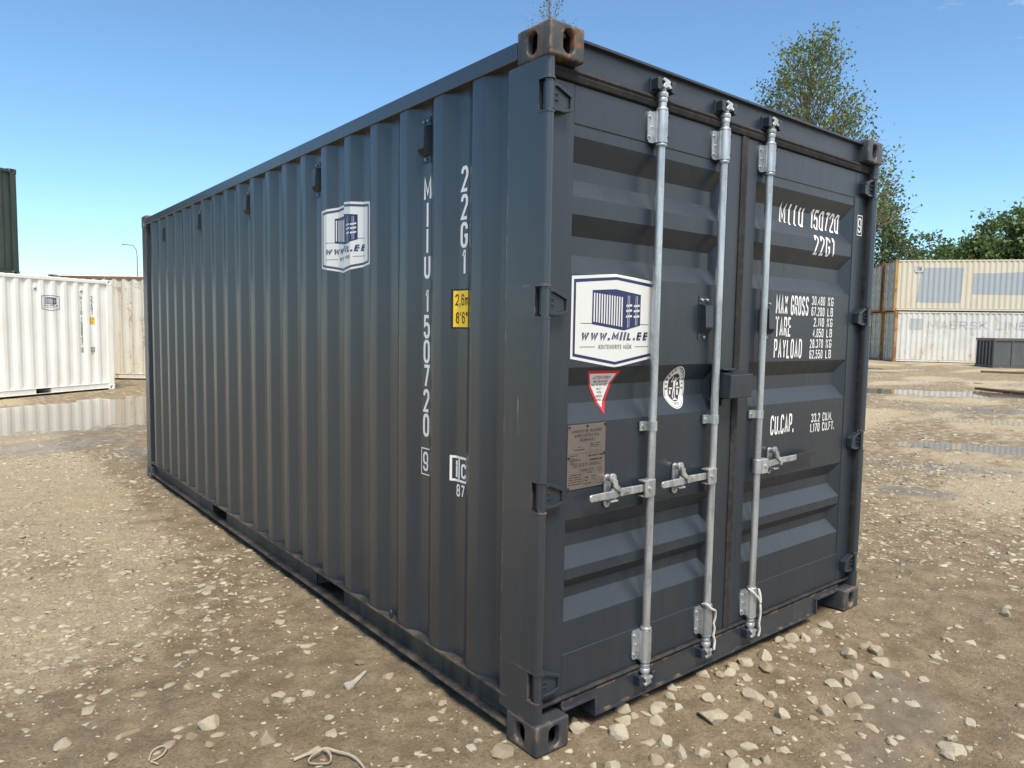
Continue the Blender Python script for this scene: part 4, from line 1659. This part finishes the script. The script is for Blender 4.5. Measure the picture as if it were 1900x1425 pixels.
for i, (a, u_, w) in enumerate((('30.480', 'KG', .132), ('67.200', 'LB', .132), ('2.110', 'KG', .104), ('4.650', 'LB', .108), ('28.370', 'KG', .132), ('62.550', 'LB', .132))):
    zb = 1.6975 - .0552 * i
    door_text(TG(a, .0455, 2.005, zb, wr=.44, tr=.128, gap=.15, width=w, align='r') + TG(u_, .0455, 2.036, zb, wr=.5, tr=.128, gap=.2, width=.058))
door_text(TG('CU.CAP.', .097, 1.538, 1.050, wr=.42, tr=.126, gap=.11, width=.214))
door_text(TG('33.2', .0455, 2.012, 1.087, wr=.44, tr=.128, gap=.15, width=.088, align='r') + TG('CU.M.', .0455, 2.040, 1.087, wr=.5, tr=.128, gap=.14, width=.098))
door_text(TG('1.170', .0455, 2.012, 1.034, wr=.44, tr=.128, gap=.15, width=.098, align='r') + TG('CU.FT.', .0455, 2.040, 1.034, wr=.5, tr=.128, gap=.14, width=.128))

logo(main, door_map, None, None, .418, 1.588, (), ZB)

# red and white warning pennant
A0 = [(.277, 1.398), (.464, 1.395), (.379, 1.226)]
A1 = [(.294, 1.386), (.444, 1.384), (.376, 1.252)]
at = decal('warning_sticker', [A0], M['red'], main, door_map, (), ZB, 0)
decal('sticker_face', [A1], M['sticker'], at, door_map, (), ZB, 1)
decal('warning_print', T('ATTENTION', .013, .368, 1.363, wr=.5, tr=.17, width=.094, italic=.15, align='c'), M['red'], at, door_map, (), ZB, 2)
q = []
for s_, zz, w in (('THE CONTAINER', 1.349, .078), ('MUST BE REPAIRED', 1.336, .088), ('ONLY', 1.320, .026), ('WITH', 1.306, .024), ('CORTEN', 1.291, .034), ('STEEL', 1.277, .026)):
    q += T(s_, .0085, .370, zz, wr=.5, tr=.16, width=w, align='c')
decal('warning_print', q, M['black_print'], at, door_map, (), ZB, 2)

# oval emblem of the inspection bureau
cx, cz = .828, 1.313
em = decal('emblem_sticker', [ellipse(cx, cz, .070, .091, 36)], M['sticker'], main, door_map, (), ZB, 0)
q = ring(ellipse(cx, cz, .065, .086, 36), ellipse(cx, cz, .063, .084, 36))
word = 'BUREAU VERITAS'
for i, ch in enumerate(word):
    if ch == ' ':
        continue
    t = math.radians(188 - i * 196 / 13)
    px, pz = cx + .0525 * math.cos(t), cz + .006 + .073 * math.sin(t)
    a = t - math.pi / 2
    for g in T(ch, .0135, 0, -.006, wr=.62, tr=.22, width=.003 if ch == 'I' else .0085, align='c'):
        q.append([(px + u_ * math.cos(a) - w_ * math.sin(a), pz + u_ * math.sin(a) + w_ * math.cos(a)) for u_, w_ in g])
q += T('1828', .011, cx, cz - .0745, wr=.6, tr=.17, gap=.25, width=.034, align='c')
decal('emblem_print', q, M['black_print'], em, door_map, (), ZB, 1)
decal('emblem_field', [ellipse(cx, cz - .001, .041, .060, 30)], M['veritas'], em, door_map, (), ZB, 1)
fig = [ellipse(cx + .004, cz + .036, .0055, .0065, 10), [(cx - .004, cz + .030), (cx + .010, cz + .028), (cx + .006, cz - .004), (cx - .006, cz - .004)],
       [(cx - .006, cz - .002), (cx + .002, cz - .002), (cx - .008, cz - .046), (cx - .013, cz - .044)], [(cx, cz - .002), (cx + .006, cz - .002), (cx + .008, cz - .040), (cx + .003, cz - .042)],
       [(cx - .004, cz + .028), (cx - .018, cz + .020), (cx - .016, cz + .048), (cx - .012, cz + .046), (cx - .013, cz + .026)], [(cx + .008, cz + .028), (cx + .024, cz + .046), (cx + .026, cz + .042), (cx + .012, cz + .022)],
       rect(cx - .034, cz - .008, cx - .012, cz - .001), rect(cx + .014, cz - .006, cx + .034, cz + .001), ellipse(cx + .020, cz + .014, .007, .009, 10),
       rect(cx - .032, cz - .030, cx - .022, cz - .012), rect(cx + .016, cz - .034, cx + .028, cz - .011), rect(cx - .014, cz - .054, cx + .014, cz - .050), ellipse(cx + .002, cz - .048, .006, .004, 10)]
decal('emblem_figure', fig, M['sticker'], em, door_map, (), ZB, 2)

# riveted approval plate
pl = MB().prism([(.174, .953), (.374, .955), (.374, 1.198), (.174, 1.197)], 'y', .0555, .0592).build('approval_plate', M['plate'], main, bevel=.001)
flat = lambda u, v_, layer: (u, .0553 - .0004 * layer, v_)
q = T('APPROVED FOR TRANSPORT', .0115, .274, 1.166, wr=.5, tr=.17, gap=.2, width=.158, align='c') + T('UNDER CUSTOMS SEAL', .0115, .274, 1.150, wr=.5, tr=.17, gap=.2, width=.130, align='c')
q += T('CSC SAFETY APPROVAL', .011, .278, 1.036, wr=.5, tr=.17, gap=.2, width=.150, align='c')
q += frame_rect(.232, 1.132, .318, 1.145, .0008) + frame_rect(.290, 1.094, .350, 1.108, .0008) + frame_rect(.232, 1.017, .320, 1.029, .0008) + frame_rect(.262, .966, .322, 1.014, .0008) + frame_rect(.328, .966, .360, 1.030, .0008)
q += [rect(.180, 1.0865, .370, 1.0875), rect(.180, 1.0485, .370, 1.0495), rect(.274, 1.049, .275, 1.087)]
rg = random.Random(5)


def worn(x0, x1, z, h=.0042):
    """Stamped characters worn past reading: short uneven dabs."""
    out = []
    x = x0
    while x < x1:
        w = rg.uniform(.0015, .0035)
        if rg.random() > .14:
            out.append(rect(x, z, x + w * .8, z + h * rg.uniform(.75, 1)))
        x += w
    return out


for x0, x1, z, h in ((.240, .312, 1.1355, .006), (.290, .344, 1.120, .004), (.290, .340, 1.112, .004), (.226, .244, 1.110, .004), (.206, .258, 1.1005, .004), (.186, .226, 1.079, .004), (.186, .204, 1.071, .004),
                     (.186, .236, 1.066, .004), (.186, .240, 1.061, .004), (.186, .214, 1.056, .004), (.186, .230, 1.051, .003), (.284, .366, 1.072, .008), (.288, .356, 1.056, .008),
                     (.244, .310, 1.020, .005), (.280, .306, 1.008, .005), (.182, .250, 1.006, .0045), (.182, .246, .997, .0045), (.182, .256, .988, .0045), (.182, .258, .979, .0045), (.182, .254, .970, .0045),
                     (.268, .284, .990, .006), (.300, .318, .993, .006), (.268, .284, .979, .006), (.300, .318, .982, .006), (.268, .300, .969, .0045), (.332, .356, 1.022, .0035), (.332, .354, 1.016, .0035), (.332, .356, 1.010, .0035), (.336, .350, 1.003, .0035)):
    q += worn(x0, x1, z, h)
decal('plate_print', q, M['plate_print'], pl, flat, (), (), 0)
for x, z in ((.180, 1.190), (.274, 1.191), (.368, 1.192), (.179, 1.075), (.369, 1.080), (.180, .959), (.368, .962)):
    MB().tube([(x, .0560, z), (x, .0515, z)], .0042, 8).build('rivet', M['hole'], pl, smooth=True)


# cords tied to the two right-hand bars
def cord(path, label):
    pts = []
    P_ = [Vector(p) for p in path]
    for i in range(len(P_) - 1):
        a, b_, c, d = P_[max(0, i - 1)], P_[i], P_[i + 1], P_[min(len(P_) - 1, i + 2)]
        for k in range(8):
            t = k / 8
            pts.append(.5 * ((2 * b_) + (-a + c) * t + (2 * a - 5 * b_ + 4 * c - d) * t * t + (-a + 3 * b_ - 3 * c + d) * t ** 3))
    pts.append(P_[-1])
    mb = MB()
    for ph in (0, math.pi * 2 / 3, math.pi * 4 / 3):
        st = []
        for i, p in enumerate(pts):
            t = (pts[min(i + 1, len(pts) - 1)] - pts[max(i - 1, 0)]).normalized()
            u_ = t.orthogonal().normalized()
            w_ = t.cross(u_)
            an = ph + i * 1.1
            st.append(p + (u_ * math.cos(an) + w_ * math.sin(an)) * .0028)
        mb.tube(st, .0032, 6)
    o = mb.build('cord', M['rope'], None, smooth=True)
    tag(o, label, 'cord', 'white cords tied to the locking bars')


b2, b3 = BARS[1][0], BARS[2][0]
cord([(b2 - .026, .034, .332), (b2 - .030, .010, .340), (b2 - .014, -.004, .320), (b2 + .012, -.004, .306), (b2 + .030, .004, .290), (b2 + .034, .008, .262), (b2 + .031, .012, .235), (b2 + .036, .010, .210), (b2 + .032, .012, .180),
      (b2 + .038, .008, .155), (b2 + .030, .004, .128), (b2 + .030, .004, .118)], 'frayed white cord hanging from the middle locking bar bracket')
cord([(b3 - .026, .030, .326), (b3 - .022, .002, .312), (b3 - .002, -.010, .286), (b3 + .014, -.012, .262), (b3 + .024, -.004, .290), (b3 + .030, .010, .318), (b3 + .022, -.002, .270), (b3 + .012, -.014, .240), (b3 + .014, -.014, .200),
      (b3 + .010, -.012, .160), (b3 + .014, -.014, .128), (b3 + .008, -.012, .098)], 'looped white cord hanging from the right-hand locking bar bracket')

# ------------------------------------------------------------------ other containers in the yard
M['white'] = paint('clean white paint', (0.80, 0.785, 0.73), 0.42, dust=0.28, dustcol=(0.42, 0.37, 0.28), wave=0.05)
M['oldwhite'] = paint('old white paint', (0.64, 0.62, 0.54), 0.6, dust=0.5, dustcol=(0.50, 0.45, 0.34), rust=0.42, wave=0.05)
M['oldwhite2'] = paint('chalky white paint', (0.66, 0.66, 0.62), 0.65, dust=0.5, dustcol=(0.50, 0.46, 0.38), rust=0.34, wave=0.05)
M['cream'] = paint('cream paint', (0.62, 0.58, 0.46), 0.6, dust=0.45, dustcol=(0.56, 0.47, 0.31), rust=0.16, wave=0.05)
M['greydoor'] = paint('weathered grey doors', (0.50, 0.44, 0.35), 0.6, dust=0.5, dustcol=(0.30, 0.26, 0.20), rust=0.30, wave=0.05)
M['rustframe'] = paint('rusty steel frame', (0.42, 0.24, 0.09), 0.75, dust=0.5, dustcol=(0.52, 0.36, 0.17), rust=0.8, wave=0.08)
M['brownframe'] = paint('brown rusted rail', (0.16, 0.08, 0.045), 0.75, dust=0.5, dustcol=(0.30, 0.20, 0.12), rust=0.8, wave=0.08)
M['green'] = paint('dark green paint', (0.020, 0.034, 0.026), 0.42, dust=0.25, dustcol=(0.10, 0.09, 0.06), wave=0.05)
M['bluegrey'] = plain('blue grey overpaint', (0.35, 0.385, 0.41), 0.6, var=0.06, scale=3)
M['faded'] = plain('faded grey print', (0.42, 0.44, 0.44), 0.7, var=0.08, scale=4)
M['skip'] = paint('dark grey skip paint', (0.085, 0.09, 0.093), 0.5, dust=0.4, dustcol=(0.16, 0.15, 0.13), rust=0.12, wave=0.06)


def placed(name, x_ax, corner, at=(0, 0), z=0.0):
    """Empty whose local x axis points along x_ax, with local point `at` on the given ground corner."""
    a = math.atan2(x_ax[1], x_ax[0])
    c, s = math.cos(a), math.sin(a)
    return empty(name, (corner[0] - c * at[0] + s * at[1], corner[1] - s * at[0] - c * at[1], z), a)


wc = placed('shipping_container', (-.546, .838), (1.71, 17.48), z=-.062)
tag(wc, 'clean white container with dark numbers, standing behind the puddle on the left', 'container')
shell(wc, LEN, HGT, M['white'], M['white'], M['white'])
simple_doors(wc, LEN, HGT, M['white'], M['white'], M['galv'])
wmap, wcuts = make_side_map(LEN)
side_livery(wc, LEN, '150047', '8', M['black_print'], wmap, wcuts)
for k in (2, 6, 10):
    vent(wc, M['white'], SIDE_AX, (.0435, .278 * (k + 1), 2.352))

# rusty high container behind it: its long side faces the camera, the left end is at px 90
rx = (-.628, -.778)
rc = placed('shipping_container', rx, (.88, 21.8), at=(CW, 0), z=-.06)
tag(rc, 'rust-streaked white container with a brown top rail, behind the clean white one', 'container')
shell(rc, 12.192, 2.896, M['oldwhite'], M['brownframe'], M['brownframe'], far=True, rail=M['oldwhite'])
simple_doors(rc, 12.192, 2.896, M['oldwhite'], M['brownframe'], M['galv'])

# dark green pair at the left edge
for i, (lab) in enumerate(('dark green container at the left edge, lower of two, hidden behind the white one', 'dark green container stacked high at the left edge above the white one')):
    a = math.radians(4.53)
    r_ = 21.7
    g = placed('shipping_container', (-.546, .838), (CAM_P[0] + r_ * math.sin(a), CAM_P[1] + r_ * math.cos(a)), z=.045 + 2.598 * i)
    tag(g, lab, 'container', 'stacked dark green containers')
    shell(g, LEN, HGT, M['green'], M['green'], M['green'], far=True)
    simple_doors(g, LEN, HGT, M['green'], M['green'], M['galv'])

# double row of old containers on the right
sx = (-.788, -.616)
sy = (.616, -.788)
C0 = (41.2, 16.45)
labs = [['weathered white container with faded grey lettering, at the bottom of the right-hand stack',
         'old white container second in the bottom row of the right-hand stack',
         'old white container third in the bottom row, its end beside the dark container'],
        ['cream container with two blue grey painted patches, on top of the right-hand stack',
         'grey-ended container second in the top row of the right-hand stack',
         'rusty container third in the top row, its end beside the dark container']]
cols = [[('oldwhite2', 'rustframe'), ('oldwhite', 'rustframe'), ('oldwhite', 'brownframe')], [('cream', 'rustframe'), ('greydoor', 'brownframe'), ('oldwhite', 'brownframe')]]
STACK = {}
for lv in (0, 1):
    for row in (0, 1, 2):
        off = -.12 * lv + (.25, -.1, .15)[row] * (row > 0)
        cn = (C0[0] - sx[0] * 2.50 * row + sy[0] * off, C0[1] - sx[1] * 2.50 * row + sy[1] * off)
        c = placed('shipping_container', sx, cn, at=(CW, 0), z=-.01 + 2.905 * lv)
        tag(c, labs[lv][row], 'container', 'old containers stacked on the right')
        wl_, fr_ = cols[lv][row]
        shell(c, 12.192, 2.896, M[wl_], M[wl_] if row == 0 else M[fr_], M[fr_], M[fr_], M[wl_], far=True)
        simple_doors(c, 12.192, 2.896, M['greydoor'] if row < 2 else M[wl_], M[fr_], M['galv'])
        STACK[lv, row] = c
xo12 = x_of(12.192)
rmap = lambda u, v_, layer: (CW - xo12(u) + .004 + .002 * layer, u, v_)
rcuts = [a for a, d in side_breaks(12.192)]
fd = decal('faded_square', [rect(.78, 1.84, 1.46, 2.48)], M['faded'], STACK[0, 0], rmap, rcuts)
for g in text_polys('MAERSK LINE', .46, 1.72, 1.90, wr=1.0, tr=.17, gap=.22, width=4.95, glyphs=True):
    if g:
        decal('letter', g, M['faded'], STACK[0, 0], rmap, rcuts)
decal('paint_patch', [[(1.16, .50), (3.42, .48), (3.50, 2.44), (1.34, 2.44)]], M['bluegrey'], STACK[1, 0], rmap, rcuts)
decal('paint_patch', [[(3.98, .96), (9.6, .92), (9.6, 2.20), (6.2, 2.18), (5.0, 2.12), (3.98, 2.13)]], M['bluegrey'], STACK[1, 0], rmap, rcuts)
logo(STACK[1, 0], lambda u, v_, layer: (CW - .0 + .004 + .003 * layer, u, v_), None, None, 1.22, 2.34, (), ())

# open-topped skip in front of the stack
sk = placed('open_skip', sx, (39.05, 10.75), at=(2.3, 0), z=-.005)
tag(sk, 'dark grey open-topped steel skip in front of the old stacked containers', 'skip')
SL, SH = 6.2, 1.46
for nm, bxs in (('side_wall', (2.22, 2.26, .06, SL)), ('side_wall', (.04, .08, .06, SL)), ('end_wall', (.08, 2.22, SL - .08, SL - .03)), ('end_wall', (.08, 2.22, .06, .10))):
    MB().box(*bxs, .12, SH - .13).build(nm, M['skip'], sk)
MB().box(.05, 2.25, .06, SL, .06, .12).build('floor', M['skip'], sk)
for i in range(9):
    y = .0 + i * (SL - .06) / 8
    MB().box(2.262, 2.30, y, y + .055, .10, SH - .132).build('rib', M['skip'], sk)
for i in range(6):
    x = .1 + i * .41
    MB().box(x, x + .11, .0, .058, .10, SH - .132).build('rib', M['skip'], sk)
MB().box(2.20, 2.31, -.01, SL + .01, SH - .13, SH).build('top_rim', M['skip'], sk, bevel=.01)
MB().box(-.01, .10, -.01, SL + .01, SH - .13, SH).build('top_rim', M['skip'], sk, bevel=.01)
MB().box(.101, 2.199, -.012, .09, SH - .128, SH - .002).build('top_rim', M['skip'], sk, bevel=.01)
MB().box(2.20, 2.31, -.01, SL, .0, .10).build('bottom_rail', M['skip'], sk)
MB().box(-.01, .10, -.01, SL, .0, .10).build('bottom_rail', M['skip'], sk)
MB().box(.101, 2.199, -.01, .07, .02, .10).build('bottom_rail', M['skip'], sk)


# ------------------------------------------------------------------ trees
def at_az(az, rng):
    a = math.radians(az)
    return CAM_P[0] + rng * math.sin(a), CAM_P[1] + rng * math.cos(a)


def tree(name, label, az, rng_, height, env, z0f, ncl, nleaf, lsize, crad, leaf, bark, tr=.16, rise=1.0, droop=0.0, seed=1, group=None, lean=0.0):
    """Tapered trunk with limbs that each carry a clump of small leaves; env(t) = crown radius at crown fraction t."""
    rg = np.random.RandomState(seed)
    bx, by = at_az(az, rng_)
    e = empty(name, (bx, by, float(ground_z(np.array([bx]), np.array([by]))[0]) - .02))
    tag(e, label, 'tree', group)
    z0 = height * z0f
    mb = MB()
    wob = [(rg.uniform(-.12, .12) * (i > 0) * height * .05 + lean * (i / 9) ** 2, rg.uniform(-.12, .12) * (i > 0) * height * .05) for i in range(10)]
    tp = [(wob[i][0], wob[i][1], height * i / 9) for i in range(10)]
    mb.tube(tp, [tr * (1 - .93 * (i / 9)) for i in range(10)], 7)
    tz = np.array([p[2] for p in tp])
    tx = np.array([p[0] for p in tp])
    ty = np.array([p[1] for p in tp])
    P, S = [], []
    Rmax = max(env(k / 20) for k in range(21))
    for i in range(ncl):
        t = rg.rand()
        R = env(t)
        while rg.rand() > (R / Rmax) ** 1.2:
            t = rg.rand()
            R = env(t)
        an = rg.rand() * 6.283
        r_ = R * math.sqrt(rg.uniform(.04, 1.0))
        zc = z0 + t * (height - z0)
        cx_ = np.interp(zc, tz, tx) + r_ * math.cos(an)
        cy_ = np.interp(zc, tz, ty) + r_ * math.sin(an)
        zs = max(height * .12, zc - r_ * rise - rg.uniform(.1, .6))
        sx_, sy_ = np.interp(zs, tz, tx), np.interp(zs, tz, ty)
        pts = []
        for k in range(6):
            u_ = k / 5
            b_ = u_ ** 1.25
            w_ = .10 * r_ * math.sin(u_ * math.pi)
            pts.append((sx_ + (cx_ - sx_) * b_ + rg.uniform(-w_, w_), sy_ + (cy_ - sy_) * b_ + rg.uniform(-w_, w_), zs + (zc - zs) * u_ + w_ * .5))
        br = min(tr * .42, .010 + .010 * r_ + .010 * (1 - t) * tr * 20 * .1)
        mb.tube(pts, [br * (1 - .78 * k / 5) for k in range(6)], 4, caps=False)
        n = max(3, int(nleaf * rg.uniform(.5, 1.5)))
        q = rg.normal(0, 1, (n, 3)) * np.array([crad, crad, crad * .85]) * rg.uniform(.7, 1.3)
        along = rg.rand(n) * .35
        c_ = np.array([cx_, cy_, zc]) * (1 - along[:, None]) + np.array(pts[3]) * along[:, None]
        q = q + c_
        if droop:
            q[:, 2] -= rg.rand(n) ** 1.2 * droop * rg.uniform(.4, 1.2)
        P.append(q)
        S.append(lsize * rg.uniform(.6, 1.35, n))
        for _ in range(2):       # twigs into the clump
            tpt = q[rg.randint(n)]
            mb.tube([pts[4], tuple((np.array(pts[4]) + tpt) / 2 + rg.normal(0, .04, 3)), tuple(tpt)], [br * .4, br * .3, br * .15], 3, caps=False)
    mb.build('trunk', bark, e, smooth=True)
    P = np.concatenate(P)
    S = np.concatenate(S)
    n = len(P)
    a = rg.normal(0, 1, (n, 3))
    a /= np.linalg.norm(a, axis=1)[:, None]
    b_ = np.cross(a, rg.normal(0, 1, (n, 3)))
    b_ /= np.linalg.norm(b_, axis=1)[:, None]
    a = a * S[:, None]
    b_ = b_ * S[:, None] * .6
    V = np.stack([P - a, P + b_, P + a, P - b_], 1).reshape(-1, 3)
    F = np.arange(n * 4).reshape(n, 4)
    link('crown', np_mesh('crown', V, F, 4), e, leaf)
    return e


tree('birch_tree', 'tall loose-crowned tree rising behind the top right of the dark container', 60.6, 34, 14.6,
     lambda t: 3.9 * (1 - t) ** .55 + .10, .46, 470, 32, .072, .27, M['leaf_tall'], M['bark'], tr=.20, rise=1.25, seed=11)
tree('birch_tree', 'sparse twiggy treetop just above the near top corner of the dark container', 41.3, 32, 17.2,
     lambda t: 1.9 * (1 - t) ** .6 + .10, .45, 150, 9, .055, .26, M['leaf_tall'], M['bark'], tr=.15, rise=2.4, seed=5)
tree('birch_tree', 'drooping birch beside the right edge of the dark container, behind the stack', 65.85, 56, 11.9,
     lambda t: 2.3 * math.sin(math.pi * min(1, .28 + t * .72)) ** .8 + .15, .22, 190, 46, .13, .28, M['leaf_birch'], M['bark_pale'], tr=.20, rise=.9, droop=1.3, seed=8)
G = 'trees behind the old containers'
dense = [(67.75, 62, 7.6, 1.4, 'small dark tree at the left end of the tree row above the cream container'),
         (68.7, 63, 9.1, 1.7, 'rounded green tree above the left patch of the cream container'),
         (69.8, 66, 8.6, 1.5, 'leaning tree second after the small dark one in the tree row'),
         (70.75, 64, 9.6, 1.5, 'thin-crowned tree with sky showing through and a pale forked trunk'),
         (71.85, 62, 10.2, 1.8, 'tall bright green tree with a pale trunk in the tree row'),
         (73.3, 64, 11.2, 2.0, 'tallest dark tree at the right end of the tree row'),
         (74.8, 62, 11.6, 2.1, 'dark tree cut by the right edge of the picture above the cream container'),
         (76.6, 63, 11.2, 2.3, 'dark tree past the right edge of the tree row')]
for i, (az, rg_, h, R, lab) in enumerate(dense):
    thin = i == 3
    tree('leafy_tree', lab, az, rg_, h, (lambda R: lambda t: R * math.sin(math.pi * min(1, .22 + .78 * t)) ** .7 + .12)(R), .30, 45 if thin else 80, 45 if thin else 70, .15, .36,
         M['leaf_wood'], M['bark_pale'] if i in (3, 4) else M['bark'], tr=.16, rise=1.1, seed=30 + i, group=G)

# ------------------------------------------------------------------ street lamp far behind the rusty container
lx, ly = at_az(11.38, 79)
lamp = empty('street_lamp', (lx, ly, -.06))
tag(lamp, 'thin street lamp with a bent arm showing above the rusty container', 'street lamp')
ar = Vector((-math.cos(math.radians(11.38)), math.sin(math.radians(11.38)), 0))
M['lamp'] = plain('grey lamp steel', (0.20, 0.21, 0.22), 0.5, metal=.3)
MB().tube([(0, 0, 0), (0, 0, 6), (0, 0, 8.0)], [.08, .055, .045], 8).build('pole', M['lamp'], lamp, smooth=True)
MB().tube([(0, 0, 8.0), tuple(ar * .06 + Vector((0, 0, 8.6))), tuple(ar * .3 + Vector((0, 0, 8.95))), tuple(ar * .8 + Vector((0, 0, 9.02)))], .04, 6).build('arm', M['lamp'], lamp, smooth=True)
c_ = ar * 1.0 + Vector((0, 0, 9.02))
MB().box(c_.x - .30, c_.x + .22, c_.y - .10, c_.y + .10, c_.z - .04, c_.z + .04).build('lamp_head', M['lamp'], lamp, bevel=.02)


# ------------------------------------------------------------------ litter and timber on the ground
def gpt(px, py, dz=0.0):
    p = unproj(px, py, 0.0)
    return Vector((p.x, p.y, float(ground_z(np.array([p.x]), np.array([p.y]))[0]) + dz))


def smooth_path(P_, n=6):
    out = []
    for i in range(len(P_) - 1):
        a, b_, c, d = P_[max(0, i - 1)], P_[i], P_[i + 1], P_[min(len(P_) - 1, i + 2)]
        for k in range(n):
            t = k / n
            out.append(.5 * ((2 * b_) + (-a + c) * t + (2 * a - 5 * b_ + 4 * c - d) * t * t + (-a + 3 * b_ - 3 * c + d) * t ** 3))
    out.append(P_[-1])
    return out


M['scrap'] = plain('grey muddy plastic', (0.36, 0.34, 0.30), 0.7, var=0.3, scale=40)
st = smooth_path([gpt(*q) for q in ((545, 1412, .012), (572, 1402, .014), (598, 1392, .020), (612, 1404, .022), (612, 1418, .016), (594, 1423, .012), (574, 1422, .012), (576, 1413, .016), (590, 1400, .024), (604, 1393, .026), (626, 1394, .018), (650, 1403, .016), (668, 1415, .014), (680, 1432, .012))])
o = MB().tube(st, .0055, 8, flat=.5).build('strap', M['strap'], None, smooth=True)
tag(o, 'tangled muddy strip of webbing lying on the ground at the bottom edge', 'strap')
st = smooth_path([gpt(*q) for q in ((276, 1413, .008), (282, 1402, .010), (294, 1395, .012), (306, 1393, .014), (309, 1398, .012), (302, 1406, .010), (290, 1411, .009), (280, 1414, .008), (287, 1417, .009), (294, 1419, .008))])
o = MB().tube(st, .003, 7).build('wire_loop', M['strap'], None, smooth=True)
tag(o, 'small bent wire loop pressed into the mud near the bottom left', 'wire')
a, b_, c = gpt(643, 1275, .010), gpt(659, 1263, .014), gpt(679, 1247, .012)
o = MB().tube(smooth_path([a, b_, c]), [.020, .021, .019, .018, .014, .011, .010, .009, .009, .008, .007, .006, .004], 8, flat=.35).build('plastic_scrap', M['scrap'], None, smooth=True)
tag(o, 'pale tapering sliver of plastic lying on mud beside the container', 'scrap')


def beam(p, q, w, h, label):
    d = (q - p)
    e = empty('timber_beam', p, math.atan2(d.y, d.x))
    tag(e, label, 'beam', 'timbers lying on the yard')
    L_ = d.length
    MB().box(0, L_, -w / 2, w / 2, 0, h).build('beam', M['timber'], e, bevel=.01)
    return e


beam(gpt(1812, 722), gpt(1960, 738), .14, .07, 'long brown timber beam lying behind the large puddle on the right')
beam(gpt(1836, 723), gpt(1960, 733), .12, .05, 'thinner timber plank lying just behind the long brown beam')
beam(gpt(1820, 691), gpt(1990, 697), .22, .09, 'low dark timber lying before the grey skip on the right')
